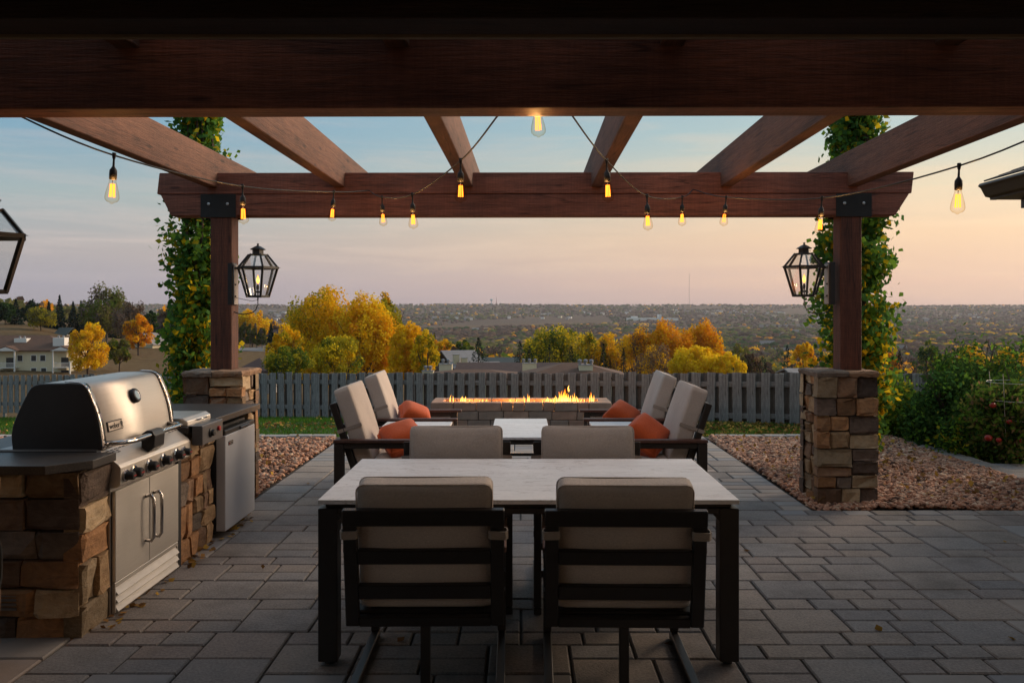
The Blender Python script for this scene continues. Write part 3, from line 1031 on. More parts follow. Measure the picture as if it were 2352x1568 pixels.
def build_pergola():
    ox, oy = 0.1, 5.3
    root = thing('pergola', 'dark stained timber pergola of heavy beams, posts and six rafters over the patio', 'pergola', (ox, oy, 0), R(-0.6))
    zb, zt = 2.39, 2.755
    zm = (zb + zt) / 2
    y0, y1 = 7.2 - oy, 7.38 - oy
    # far beam: two stacked timbers with sloped ends
    MB().prism([(-3.155 - ox + .05, zm + .002), (3.265 - ox, zm + .002), (3.285 - ox, zt), (-3.085 - ox, zt)], 'y', y0, y1).build('beam', M['beam_x'], root, 0.006)
    MB().prism([(-2.985 - ox, zb), (3.13 - ox, zb), (3.245 - ox, zm - .002), (-3.075 - ox, zm - .002)], 'y', y0 + .001, y1 - .001).build('beam', M['beam_x'], root, 0.006)
    n0, n1 = 3.40 - oy, 3.56 - oy
    MB().box(-3.5 - ox, 3.6 - ox, n0, n1, zb, zt).build('beam', M['beam_x'], root, 0.006)
    for x in RAFT_X:
        MB().box(-.048, .048, 3.275 - oy, 8.6 - oy, 2.632, 2.928).build('rafter', M['raft_y'], root, 0.005, loc=(x - ox, 0, 0))
    for x, b in ((-2.56, 1.088), (2.758, 1.088)):
        MB().box(x - ox - .09, x - ox + .09, y0 + .002, y1 - .002, b, zb - .001).build('post', M['post_z'], root, 0.006)
    for x, b in ((-2.69, 1.05), (2.76, 0.0)):
        MB().box(x - ox - .09, x - ox + .09, n0 + .001, n1 + .019, b, zb - .001).build('post', M['post_z'], root, 0.006)
    for x in (-2.56 - .02, 2.758 + .02):
        for yy, s in ((y0, -1), (y1, 1)):
            a, c = (yy - .009, yy - .0005) if s < 0 else (yy + .0005, yy + .009)
            pl = MB().box(x - ox - .15, x - ox + .15, a, c, zb - .015, zb + .185).build('bracket_plate', M['bracket'], root, 0.004)
            for dx in (-.08, .08):
                p = Vector((x - ox + dx, yy + s * .009, zb + .1))
                MB().lathe([(.013, 0), (.013, .007), (.008, .010)], 6, Matrix.Translation(p) @ Matrix.Rotation(-s * math.pi / 2, 4, 'X')).build('bolt', M['bolt'], pl)
    return root


build_pergola()

M['soffit'] = simple('brown_soffit_panel', (0.30, 0.235, 0.16, 1), 0.8, 0.12, 3, 0.1, 80)
M['trim_dark'] = wood('dark_trim_timber', (0.03, 0.014, 0.010, 1), 'x')
M['trim_tan'] = simple('tan_drip_edge', (0.20, 0.15, 0.10, 1), 0.6, 0.1)
M['stucco'] = simple('tan_stucco', (0.46, 0.37, 0.28, 1), 0.95, 0.1, 6, 0.5, 90)
M['shingle'] = simple('dark_roof_shingle', (0.035, 0.034, 0.036, 1), 0.9, 0.4, 20, 0.5, 60)
M['gutter'] = simple('brown_metal_gutter', (0.085, 0.055, 0.038, 1), 0.5, 0.1, 6)


def build_house():
    h = thing('house', 'shaded house with a brown soffit sheltering the dining end of the patio', 'house', (0, -2.6, 0))
    oy = -2.6
    x = -5.6
    while x < 6.4:
        MB().box(x, x + 1.215, 0.02, 3.06 - oy, 2.72, 2.745).build('ceiling_panel', M['soffit'], h, 0.002)
        x += 1.22
    MB().box(-5.6, 6.6, 3.062 - oy, 3.24 - oy, 2.628, 2.95).build('trim_beam', M['trim_dark'], h, 0.004)
    MB().box(-5.6, 6.6, 3.243 - oy, 3.268 - oy, 2.617, 2.70).build('drip_edge', M['trim_tan'], h, 0.003)
    MB().prism([(-0.4, 2.75), (3.24 - oy, 2.96), (3.24 - oy, 3.02), (-0.4, 4.6)], 'x', -5.7, 6.7).build('roof', M['shingle'], h)
    MB().box(-5.6, 6.6, -0.3, 0.0, -0.1, 2.74).build('wall', M['stucco'], h)


build_house()


def build_wing():
    h = thing('house_wing', 'brown eave and gutter of the neighbouring house wing under dark shingles', 'house', (6.4, 5.6, 0))
    ox, oy = 6.4, 5.6
    x0 = 4.38 - ox
    ya, yb = 3.9 - oy, 8.15 - oy
    # ogee gutter
    prof = [(x0, 2.80), (x0 - .015, 2.775), (x0 + .012, 2.755), (x0 + .035, 2.71), (x0 + .055, 2.675), (x0 + .1, 2.665), (x0 + .1, 2.645), (x0 + .16, 2.645), (x0 + .16, 2.80)]
    MB().prism(prof, 'y', ya, yb).build('gutter', M['gutter'], h, 0.002)
    MB().box(x0 + .162, x0 + 1.1, ya, yb - .02, 2.645, 2.68).build('soffit', M['gutter'], h)
    MB().box(x0 + .36, x0 + 1.1, ya, yb - .06, 2.56, 2.643).build('frieze_board', M['gutter'], h, 0.003)
    MB().box(x0 + .42, x0 + 1.0, ya, yb - .1, -0.05, 2.558).build('wall', M['stucco'], h)
    for k in range(5):
        xs = x0 + .03 + k * .13
        zz = 2.815 + k * .048
        o = MB().box(0, .26, ya, yb - .03 - .02 * (k % 2), 0, .014).build('shingle', M['shingle'], h, loc=(xs, 0, zz), rot=(0, -.33, 0))
    MB().prism([(x0 + .16, 2.80), (x0 + 1.3, 2.80), (x0 + 1.3, 3.2)], 'y', ya, yb - .05).build('roof', M['shingle'], h)


build_wing()


# ------------------------------------------------------------------ lanterns
M['flame'] = None


def flame_mat(name, strength, z0, z1):
    m = bpy.data.materials.new(name); m.use_nodes = True
    n, l = m.node_tree.nodes, m.node_tree.links
    n.clear()
    tc = n.new('ShaderNodeTexCoord'); sp = n.new('ShaderNodeSeparateXYZ'); l.new(tc.outputs['Object'], sp.inputs[0])
    mr = n.new('ShaderNodeMapRange'); l.new(sp.outputs['Z'], mr.inputs['Value'])
    mr.inputs['From Min'].default_value = z0; mr.inputs['From Max'].default_value = z1
    r = ramp(n, [(0.0, (1.0, 0.20, 0.015, 1)), (0.15, (1.0, 0.45, 0.06, 1)), (0.5, (1.0, 0.55, 0.10, 1)), (0.8, (1.0, 0.36, 0.03, 1)), (1.0, (1.0, 0.2, 0.01, 1))])
    l.new(mr.outputs[0], r.inputs[0])
    e = n.new('ShaderNodeEmission'); e.inputs[1].default_value = strength; l.new(r.outputs[0], e.inputs[0])
    lw = n.new('ShaderNodeLayerWeight'); lw.inputs['Blend'].default_value = 0.4
    tr = n.new('ShaderNodeBsdfTransparent')
    nz = n.new('ShaderNodeTexNoise'); nz.inputs['Scale'].default_value = 22; l.new(tc.outputs['Object'], nz.inputs['Vector'])
    ad = n.new('ShaderNodeMath'); ad.operation = 'MULTIPLY_ADD'; l.new(nz.outputs['Fac'], ad.inputs[0]); ad.inputs[1].default_value = 0.6
    l.new(lw.outputs['Facing'], ad.inputs[2])
    cl = n.new('ShaderNodeMapRange'); l.new(ad.outputs[0], cl.inputs['Value'])
    cl.inputs['From Min'].default_value = 0.45; cl.inputs['From Max'].default_value = 1.25
    mx = n.new('ShaderNodeMixShader'); l.new(cl.outputs[0], mx.inputs[0]); l.new(e.outputs[0], mx.inputs[1]); l.new(tr.outputs[0], mx.inputs[2])
    o = n.new('ShaderNodeOutputMaterial'); l.new(mx.outputs[0], o.inputs['Surface'])
    return m


M['gasflame'] = flame_mat('gas_lantern_flame', 2.6, 0.0, 0.075)


def hexpt(r, k, z):
    a = math.pi / 3 * k
    return Vector((r * math.cos(a), r * math.sin(a), z))


def lantern(label, cx, cy, zbot, side, post_face):
    """side: +1 lantern stands to the right of its post"""
    root = thing('gas_lantern', label, 'lantern', (cx, cy, zbot))
    zb, ze, zr = 0.0, 0.243, 0.358
    rb, re, rt = 0.094, 0.168, 0.078
    def bars(pts, r, nm, n=4):
        m = MB()
        for a, b in pts: m.tube([a, b], r, n)
        return m.build(nm, M['iron'], root)
    bars([(hexpt(rb, k, zb), hexpt(rb, k + 1, zb)) for k in range(6)], .0125, 'base_frame')
    bars([(hexpt(rb, k, zb), hexpt(re, k, ze)) for k in range(6)], .0115, 'upright_bars')
    bars([(hexpt(re + .004, k, ze), hexpt(re + .004, k + 1, ze)) for k in range(6)], .0135, 'eave_frame')
    bars([(hexpt(re, k, ze + .006), hexpt(rt, k, zr)) for k in range(6)], .010, 'roof_bars')
    for k in range(6):
        a, b, c, d = hexpt(rb, k, zb), hexpt(rb, k + 1, zb), hexpt(re, k + 1, ze), hexpt(re, k, ze)
        ctr = (a + b + c + d) / 4
        nn = (b - a).cross(d - a).normalized() * 0.001
        V = [p.lerp(ctr, .03) + nn for p in (a, b, c, d)] + [p.lerp(ctr, .03) - nn for p in (a, b, c, d)]
        MB().add(V, [(0, 1, 2, 3), (7, 6, 5, 4), (0, 4, 5, 1), (1, 5, 6, 2), (2, 6, 7, 3), (3, 7, 4, 0)]).build('glass_pane', M['glass'], root)
        a, b, c, d = hexpt(re, k, ze + .008), hexpt(re, k + 1, ze + .008), hexpt(rt, k + 1, zr), hexpt(rt, k, zr)
        ctr = (a + b + c + d) / 4
        nn = (b - a).cross(d - a).normalized() * 0.001
        V = [p.lerp(ctr, .03) + nn for p in (a, b, c, d)] + [p.lerp(ctr, .03) - nn for p in (a, b, c, d)]
        MB().add(V, [(0, 1, 2, 3), (7, 6, 5, 4), (0, 4, 5, 1), (1, 5, 6, 2), (2, 6, 7, 3), (3, 7, 4, 0)]).build('roof_pane', M['glass'], root)
    MB().lathe([(rt + .012, zr - .008), (rt + .012, zr), (rt * .8, zr + .004), (.048, zr + .006), (.048, zr + .042)], 6).build('chimney', M['iron'], root)
    cap = MB().lathe([(.064, zr + .040), (.066, zr + .044), (.03, zr + .066), (.008, zr + .076), (.008, zr + .084), (.011, zr + .09), (0, zr + .096)], 12).build('chimney_cap', M['iron'], root)
    # spikes at the eave corners
    MB().tube([hexpt(re, 0, ze + .003), hexpt(re + .026, 0, ze + .001)], [.004, .0012], 5).tube([hexpt(re, 3, ze + .003), hexpt(re + .026, 3, ze + .001)], [.004, .0012], 5).build('eave_spike', M['iron'], root)
    # burner
    b = MB().tube([(0, 0, -.03), (0, 0, .10)], .006, 8).lathe([(.012, .03), (.018, .036), (.018, .042), (.01, .048)], 10).lathe([(.009, .06), (.012, .085), (.006, .105)], 8)
    b.tube([(.0, 0, .035), (.028, 0, .035), (.028, 0, .06)], .004, 6).tube([(-.01, .0, .05), (-.02, .005, .12), (-.012, .005, .135)], .0022, 5)
    b.box(-.085, .085, -.006, .006, -.004, .004).build('burner', M['iron'], root)
    f = MB().lathe([(.002, 0), (.010, .01), (.0145, .026), (.011, .045), (.005, .062), (0.0, .078)], 10)
    f.build('flame', M['gasflame'], root, smooth=True, loc=(0, 0, .108))
    # mounting box on the post, arm and gas line
    pf = post_face - cx
    q = pf + side * .045
    xa, xb = sorted((pf + side * .001, q))
    box = MB().box(xa, xb, -.062, .062, -.075, .285).build('mounting_box', M['black_steel'], root, 0.004)
    xa, xb = sorted((q + side * .001, q + side * .012))
    pl = MB().box(xa, xb, -.048, .048, -.07, .27).build('back_plate', M['steel_dark'], root, 0.002)
    for zz in (0.0, .1):
        MB().lathe([(.008, 0), (.008, .006), (.004, .009)], 8, Matrix.Translation((q + side * .012, -.025, zz)) @ Matrix.Rotation(side * math.pi / 2, 4, 'Y')).build('screw', M['iron'], pl)
    xi = q + side * .012
    MB().tube([(xi, 0, .235), (xi + side * .012, 0, .245), (-side * (re - .02), 0, ze)], .007, 6).build('support_arm', M['iron'], root)
    pts = [(0, 0, -.03), (0, 0, -.07)]
    for k in range(9):
        a = math.pi * k / 8
        pts.append((pf / 2 + (-pf / 2) * math.cos(a) * .92, 0, -.09 - .062 * math.sin(a)))
    pts[-1] = (pf + side * .006, 0, -.085)
    MB().tube(pts, .0045, 6).build('gas_line', M['iron'], root, smooth=True)
    MB().tube([(0, 0, -.03), (-side * .05, 0, -.04), (xi, 0, -.012)], .0022, 5).build('igniter_wire', M['iron'], root)
    ld = bpy.data.lights.new('lantern_flame_light', 'POINT'); ld.energy = 0.7; ld.color = (1, .62, .25); ld.shadow_soft_size = .015
    lo = bpy.data.objects.new('lantern_flame_light', ld); COL.objects.link(lo); lo.location = (cx, cy, zbot + .15)
    return root


lantern('black hexagonal gas lantern on the post behind the grill counter', -2.245, 7.29, 1.71, 1, -2.487)
lantern('black hexagonal gas lantern on the post beside the garden bushes', 2.405, 7.24, 1.715, -1, 2.648)
lantern('black hexagonal gas lantern cut by the frame, high above the grill lid', -2.34, 3.72, 1.665, 1, -2.60)


# ------------------------------------------------------------------ string lights
def catmull(pts, k=8):
    out = []
    n = len(pts)
    for i in range(n - 1):
        p0, p1, p2, p3 = pts[max(i - 1, 0)], pts[i], pts[i + 1], pts[min(i + 2, n - 1)]
        for j in range(k):
            t = j / k
            out.append(0.5 * ((2 * p1) + (p2 - p0) * t + (2 * p0 - 5 * p1 + 4 * p2 - p3) * t * t + (3 * p1 - p0 - 3 * p2 + p3) * t ** 3))
    out.append(pts[-1])
    return out


def build_string_lights():
    root = thing('string_lights', 'black cable of amber filament bulbs looping between the pergola beams', 'string lights', P(1196, 262, 3.58))
    o0 = Vector(root.location)
    W3 = [(20, 255, 3.6, 0), (262, 357, 3.9, 1), (557, 428, 5.0, 1), (767, 441, 6.4, 1), (848, 438, 7.15, 0), (877, 453, 6.5, 1), (947, 447, 5.5, 1),
          (1058, 369, 4.5, 1), (1148, 260, 3.75, 0), (1186, 215, 3.6, 0), (1232, 196, 3.62, 1), (1280, 215, 3.6, 0), (1310, 260, 3.75, 0), (1393, 369, 4.5, 1),
          (1486, 450, 5.4, 1), (1567, 453, 6.5, 1), (1592, 435, 7.15, 0), (1668, 453, 6.5, 1), (1888, 455, 5.2, 1), (2203, 381, 3.9, 1), (2490, 262, 3.6, 0)]
    pts = [P(x, y, d) for x, y, d, b in W3]
    segs = []
    cur = [pts[0]]
    br = (4, 9, 11, 16)
    path = []
    i0 = 0
    for j in list(br) + [len(pts) - 1]:
        seg = catmull(pts[i0:j + 1], 7)
        path += seg if not path else seg[1:]
        i0 = j
    MB().tube([p - o0 for p in path], .0042, 6).build('cable', M['cable'], root, smooth=True)
    glass = [(.0135, 0), (.0155, -.012), (.0215, -.035), (.0285, -.062), (.0315, -.082), (.030, -.094), (.022, -.104), (.010, -.108), (.006, -.113), (0, -.115)]
    fil = MB()
    n = 8
    zs = (-.022, -.082)
    loop = []
    for k in range(n):
        a = 2 * math.pi * k / n
        r0, r1 = .009, .012
        p = [Vector((r0 * math.cos(a), r0 * math.sin(a), zs[0])), Vector((r1 * math.cos(a), r1 * math.sin(a), zs[1]))]
        loop += p if k % 2 == 0 else p[::-1]
    fil.tube(loop, .0019, 5)
    fil_me = fil.mesh('filament'); fil_me.materials.append(M['filament'])
    g_me = MB().lathe(glass[::-1], 16).mesh('glass_bulb', smooth=True); g_me.materials.append(M['bulb'])
    st_me = MB().tube([(0, 0, .0), (0, 0, -.022)], .002, 5).mesh('stem'); st_me.materials.append(M['bolt'])
    s_me = MB().lathe([(0.0, -.112), (.0165, -.110), (.0175, -.085), (.0165, -.068), (.010, -.058), (.0055, -.05), (.0045, -.02), (.007, -.012), (.0095, .004), (.0085, .012), (0, .013)][::-1], 12)
    s_me = s_me.mesh('socket', smooth=True); s_me.materials.append(M['cable'])
    k = 0
    for (x, y, d, b), p in zip(W3, pts):
        if not b: continue
        tilt = (random.uniform(-.09, .09), random.uniform(-.09, .09), random.uniform(0, 3))
        s = link('socket', s_me, None, root, p - o0, tilt)
        g = link('glass_bulb', g_me, None, s, (0, 0, -.108))
        link('filament', fil_me, None, s, (0, 0, -.108))
        link('stem', st_me, None, s, (0, 0, -.108))
        ld = bpy.data.lights.new('bulb_light', 'POINT'); ld.energy = 2.2; ld.color = (1, .5, .16); ld.shadow_soft_size = .015
        lo = bpy.data.objects.new('bulb_light', ld); COL.objects.link(lo); lo.location = p + Vector((0, 0, -.165))
        k += 1


build_string_lights()


# ------------------------------------------------------------------ furniture
def cushion_mesh(name, sx, sy, sz, r, puff=0.0, n=8, pinch=0.0, wob=0.0):
    """rounded box centred on the origin; puff swells the two big faces (along the thinnest axis)"""
    bm = bmesh.new()
    bmesh.ops.create_cube(bm, size=2.0)
    bmesh.ops.subdivide_edges(bm, edges=bm.edges[:], cuts=n, use_grid_fill=True)
    dims = [sx / 2, sy / 2, sz / 2]
    ax = min(range(3), key=lambda i: dims[i])
    ot = [i for i in range(3) if i != ax]
    ph = [random.uniform(0, 6) for _ in range(4)]
    for v in bm.verts:
        u = list(v.co)
        # concentrate rows near the rims
        p = [math.copysign(abs(c) ** 0.6, c) * d for c, d in zip(u, dims)]
        inner = [max(-d + r, min(d - r, c)) if d > r else 0.0 for c, d in zip(p, dims)]
        dv = Vector([a - b for a, b in zip(p, inner)])
        q = Vector(inner) + (dv.normalized() * min(r, max(abs(c) for c in dv) if dv.length else 0) if dv.length > 1e-6 else Vector((0, 0, 0)))
        a, b = u[ot[0]], u[ot[1]]
        k = (1 - a * a) * (1 - b * b)
        if dims[ax] > 0: q[ax] += math.copysign(1, u[ax]) * puff * k if abs(u[ax]) > .99 else puff * k * u[ax]
        if pinch:
            e = max(abs(a), abs(b)); f = 1 - pinch * (e ** 3)
            q[ax] *= max(f, 0.08)
            cc = (abs(a) * abs(b)) ** 2
            q[ot[0]] *= 1 - 0.09 * (1 - abs(b) ** 2) * abs(a) ** 4
            q[ot[1]] *= 1 - 0.09 * (1 - abs(a) ** 2) * abs(b) ** 4
        if wob:
            q += Vector((math.sin(9 * q.y + ph[0]) + math.sin(13 * q.z + ph[1]), math.sin(11 * q.x + ph[2]), math.sin(10 * q.x + ph[3]) + math.sin(12 * q.y + ph[0]))) * wob
        v.co = q
    me = bpy.data.meshes.new(name); bm.to_mesh(me); bm.free()
    me.polygons.foreach_set('use_smooth', [True] * len(me.polygons))
    return me


def piping_mesh(name, w, h, r, off, axis='y', rad=0.0035):
    """rectangular welt seam in the plane off along the axis"""
    pts = []
    for cx, cy, a0 in ((w / 2 - r, h / 2 - r, 0), (-w / 2 + r, h / 2 - r, 90), (-w / 2 + r, -h / 2 + r, 180), (w / 2 - r, -h / 2 + r, 270)):
        for k in range(5):
            a = R(a0 + k * 22.5)
            p = (cx + r * math.cos(a), cy + r * math.sin(a))
            pts.append((p[0], off, p[1]) if axis == 'y' else (p[0], p[1], off))
    return MB().tube(pts, rad, 5, closed=True).mesh(name, smooth=True)


def dining_chair():
    t = thing('dining_chair', 'chair', 'chair')
    F = M['frame']
    tilt = math.atan2(.085, .5)
    back = Matrix.Translation((0, .035, .30)) @ Matrix.Rotation(tilt, 4, 'X')   # local z runs up the back
    L = .497
    for s in (-1, 1):
        MB().box(s * .295 - .0275, s * .295 + .0275, -.016, .016, 0, L, M=back).build('back_post', F, t, 0.004)
    for a, b, w in ((.43, .4975, .3235), (.268, .328, .268), (.118, .178, .268), (-.002, .04, .268)):
        MB().box(-w, w, -.0165, .0165, a, b, M=back).build('back_slat' if w < .3 else 'top_rail', F, t, 0.004)
    me = cushion_mesh('back_cushion', .545, .115, .50, .024, .012, 10, wob=.002)
    cu = link('back_cushion', me, M['fabric'], t)
    cm = back @ Matrix.Translation((0, .078, .335))
    cu.matrix_local = cm
    for off in (-.045, .045):
        link('piping', piping_mesh('piping', .545, .50, .03, off), M['fabric'], cu)
    for s in (-1, 1):
        b = MB()
        pts = [back @ Vector(p) for p in ((s * .262, .03, .40), (s * .30, .022, .397), (s * .331, .012, .395), (s * .334, -.012, .395), (s * .326, -.024, .395), (s * .27, -.024, .397), (s * .262, -.02, .40))]
        V = []; Fc = []
        up = back.to_3x3() @ Vector((0, 0, .017))
        for p in pts: V += [p - up, p + up]
        for i in range(len(pts) - 1): Fc.append((2 * i, 2 * i + 2, 2 * i + 3, 2 * i + 1))
        me = MB().add(V, Fc).mesh('strap')
        o = link('strap', me, M['strap'], t)
        md = o.modifiers.new('s', 'SOLIDIFY'); md.thickness = .005
    link('seat_cushion', cushion_mesh('seat_cushion', .56, .56, .10, .03, .012, 7), M['fabric'], t, (0, .335, .405))
    MB().box(-.29, .29, .055, .62, .315, .352).build('seat_frame', F, t, 0.004)
    for s in (-1, 1):
        x = s * .305
        MB().box(x - .02, x + .02, -.16, .70, .0, .038).build('floor_runner', F, t, 0.004)
        MB().box(x - .0195, x + .0195, .66, .699, .0385, .60).build('front_leg', F, t, 0.004)
        MB().box(x - .026, x + .026, .0, .70, .601, .626).build('armrest', M['arm'], t, 0.004)
        MB().box(*sorted((s * .291, s * .325)), .30, .36, .318, .35).build('seat_arm', F, t)
        MB().box(*sorted((s * .2855, s * .3245)), .58, .6585, .318, .35).build('seat_bracket', F, t)
    MB().box(-.0195, .0195, .02, .058, .0385, .299).build('rear_leg', F, t, 0.003)
    MB().box(-.284, .284, .018, .06, .001, .038).build('cross_bar', F, t, 0.003)
    return t


dc = dining_chair()
CH = [(-.389, 3.455, .012, 'taupe cushioned dining chair seen from behind, standing nearer the grill'),
      (.420, 3.44, -.02, 'taupe cushioned dining chair seen from behind, standing on the side away from the grill'),
      (-.384, 5.14, math.pi + .025, 'taupe dining chair across the table, its back towards the lounge chair by the grill side'),
      (.400, 5.14, math.pi - .01, 'taupe dining chair across the table, its back towards the lounge chair by the gravel bed')]
for i, (x, y, rz, lab) in enumerate(CH):
    o = dc if i == 0 else copy_tree(dc)
    o.location = (x, y, 0); o.rotation_euler = (0, 0, rz)
    tag(o, lab, 'chair', 'dining chairs round the long table')


def marble_mat():
    t = MT('pale_stone_table_top')
    a = t.noise(1.6, 6, 0.6, (1, 5, 1), dist=0.8); b = t.noise(60, 3, 0.6)
    v = t.noise(2.3, 8, 0.6, (0.5, 2.2, 1), dist=2.0)
    c = t.ramp(a, [(0.3, (0.63, 0.635, 0.645, 1)), (0.7, (0.76, 0.76, 0.77, 1))])
    d = t.mix(c, (0.28, 0.25, 0.23, 1), t.ramp(v, [(0.485, (0, 0, 0, 1)), (0.5, (0.55, 0.55, 0.55, 1)), (0.515, (0, 0, 0, 1))]))
    e = t.mix(d, t.ramp(b, [(0.3, (0.9, 0.9, 0.9, 1)), (0.6, (1.02, 1.02, 1.02, 1))]), 0.6, 'MULTIPLY')
    t.col(e)
    rr = t.n.new('ShaderNodeMapRange'); t.l.new(a, rr.inputs['Value']); rr.inputs['To Min'].default_value = .42; rr.inputs['To Max'].default_value = .62
    t.rough(rr.outputs[0])
    return t.m


M['top'] = marble_mat()


def table(name, label, cx, cy, w, d, h, th, leg, mat_top, lw=None, shelf=False):
    t = thing(name, label, 'table', (cx, cy, 0))
    F = M['frame']
    MB().box(-w / 2, w / 2, -d / 2, d / 2, h - th, h).build('table_top', mat_top, t, 0.003, 2)
    MB().box(-w / 2 + .03, w / 2 - .03, -d / 2 + .03, d / 2 - .03, h - th - .018, h - th - .001).build('sub_top', F, t)
    q = h - th - .019
    ap = MB()
    lw = lw or leg
    ap.box(-w / 2 + leg, w / 2 - leg, -d / 2 + .006, -d / 2 + .04, q - .025, q - .0005).box(-w / 2 + leg, w / 2 - leg, d / 2 - .04, d / 2 - .006, q - .025, q - .0005)
    ap.box(-w / 2 + .006, -w / 2 + .04, -d / 2 + lw, d / 2 - lw, q - .025, q - .0005).box(w / 2 - .04, w / 2 - .006, -d / 2 + lw, d / 2 - lw, q - .025, q - .0005)
    ap.build('apron', F, t)
    for sx in (-1, 1):
        for sy in (-1, 1):
            x0, x1 = sorted((sx * (w / 2 - .001), sx * (w / 2 - leg)))
            y0, y1 = sorted((sy * (d / 2 - .001), sy * (d / 2 - lw)))
            lg = MB().box(x0, x1, y0, y1, .018, q).build('leg', F, t, 0.006, 2)
            # gusset under the top
            gx = sx * (w / 2 - leg); k = min(.03, leg * .5)
            MB().prism([(gx, q - .026), (gx - sx * k, q - .026), (gx, q - .026 - k)], 'y', y0 + .002, y1 - .002).build('gusset', F, lg)
            MB().lathe([(.022, 0), (.022, .018)], 10, Matrix.Translation(((x0 + x1) / 2, (y0 + y1) / 2, 0))).build('foot', M['black_matte'], lg)
    if shelf:
        for sy in (-1, 1):
            y0, y1 = sorted((sy * (d / 2 - .012), sy * (d / 2 - .042)))
            MB().box(-w / 2 + leg, w / 2 - leg, y0, y1, .06, .09).build('stretcher', F, t, 0.003)
    return t


table('dining_table', 'long white stone-topped dining table with black square legs', .035, 4.335, 1.88, 1.07, .74, .02, .088, M['top'])
table('coffee_table', 'low narrow white-topped coffee table in front of the fire pit', 0.0, 8.36, .545, 1.36, .45, .022, .05, M['top'], shelf=True)
table('end_table', 'white-topped end table between the two lounge chairs nearer the grill', -.90, 7.42, .58, .40, .60, .02, .045, M['top'])
table('end_table', 'white-topped end table between the two lounge chairs nearer the gravel pillar', .90, 7.42, .58, .40, .60, .02, .045, M['top'])


def lounge_chair():
    t = thing('lounge_chair', 'chair', 'chair')
    F = M['frame']
    for s in (-1, 1):
        y = s * .35
        MB().box(-.415, .415, y - .035, y + .035, .597, .622).build('armrest', M['arm'], t, 0.006, 2)
        MB().box(-.412, -.34, y - .03, y + .03, 0, .596).build('rear_leg', F, t, 0.005)
        MB().box(.31, .375, y - .03, y + .03, 0, .596).build('front_leg', F, t, 0.005)
        MB().box(-.339, .309, y - .022, y + .022, .555, .595).build('arm_rail', F, t, 0.003)
        MB().box(-.339, .309, y - .02, y + .02, .262, .318).build('side_rail', F, t, 0.003)
    MB().box(-.30, .33, -.328, .328, .285, .325).build('seat_frame', F, t, 0.004)
    tilt = R(-18.5)
    B = Matrix.Translation((-.17, 0, .30)) @ Matrix.Rotation(tilt, 4, 'Y')
    for s in (-1, 1):
        MB().box(-.095, -.045, s * .29 - .02, s * .29 + .02, -.02, .64, M=B).build('back_post', F, t, 0.004)
    for a, b in ((.565, .64), (.40, .46), (.22, .28), (.04, .10)):
        MB().box(-.09, -.05, -.269, .269, a, b, M=B).build('back_slat', F, t, 0.004)
    cu = link('back_cushion', cushion_mesh('back_cushion', .13, .60, .60, .02, .008, 10, wob=.002), M['fabric'], t)
    cu.matrix_local = B @ Matrix.Translation((.025, 0, .43))
    # strap round the cushion's upper part and the posts
    loop = [(.091, -.303), (.091, .303), (-.03, .306), (-.1, .318), (-.1, -.318), (-.03, -.306)]
    V = []; Fc = []
    for x, y in loop:
        for zz in (.41, .437): V.append(B @ Vector((x, y, zz)))
    sides = [(1, 2), (2, 3), (4, 5), (5, 0)]
    for i, j in sides: Fc.append((2 * i, 2 * j, 2 * j + 1, 2 * i + 1))
    o = link('strap', MB().add(V, Fc).mesh('strap'), M['strap'], t)
    md = o.modifiers.new('s', 'SOLIDIFY'); md.thickness = .004
    link('seat_cushion', cushion_mesh('seat_cushion', .62, .60, .125, .035, .012, 8, wob=.0015), M['fabric'], t, (.125, 0, .392))
    return t


lc = lounge_chair()
LC = [(-.985, 6.755, 0.0, 'taupe lounge chair facing the coffee table on the grill side, nearer the dining table'),
      (-.99, 8.02, 0.02, 'taupe lounge chair facing the coffee table on the grill side, nearer the fire pit'),
      (.985, 6.755, math.pi, 'taupe lounge chair facing the coffee table on the pillar side, nearer the dining table'),
      (.985, 8.02, math.pi - .02, 'taupe lounge chair facing the coffee table on the pillar side, nearer the fire pit')]
for i, (x, y, rz, lab) in enumerate(LC):
    o = lc if i == 0 else copy_tree(lc)
    o.location = (x, y, 0); o.rotation_euler = (0, 0, rz)
    tag(o, lab, 'chair', 'lounge chairs round the coffee table')

PIL = [((-.92, 6.70, .575), (R(20), R(-14), R(24)), 'orange throw pillow slumped on the lounge chair by the grill side, nearer the dining table', .36),
       ((-1.0, 7.98, .585), (R(22), R(20), R(18)), 'orange throw pillow on the lounge chair by the grill side, nearer the fire pit', .33),
       ((.985, 6.68, .60), (R(24), R(34), R(-22)), 'orange throw pillow leaning in the lounge chair on the pillar side, nearer the dining table', .35),
       ((.94, 7.96, .59), (R(22), R(28), R(-18)), 'orange throw pillow leaning in the lounge chair on the pillar side, nearer the fire pit', .32)]
for loc, rot, lab, sz in PIL:
    me = cushion_mesh('throw_pillow', sz, sz, .17, .06, .045, 12, pinch=.62, wob=.004)
    o = link('throw_pillow', me, M['pillow'], None, loc, rot)
    tag(o, lab, 'pillow', 'orange pillows on the lounge chairs')


# ------------------------------------------------------------------ fire pit
def block_mat():
    t = MT('tumbled_concrete_block')
    r = t.rand(); a = t.noise(6, 6, 0.65); b = t.noise(50, 4, 0.65)
    c = t.ramp(r, [(0, (0.29, 0.18, 0.13, 1)), (.35, (0.37, 0.235, 0.17, 1)), (.7, (0.26, 0.195, 0.155, 1)), (1, (0.32, 0.24, 0.19, 1))])
    d = t.mix(c, t.ramp(a, [(0.3, (0.65, 0.65, 0.66, 1)), (0.7, (1.12, 1.1, 1.08, 1))]), 0.9, 'MULTIPLY')
    t.col(d).rough(0.9).bump(t.mix(a, b, .6), .5, .008)
    return t.m


M['block'] = block_mat()


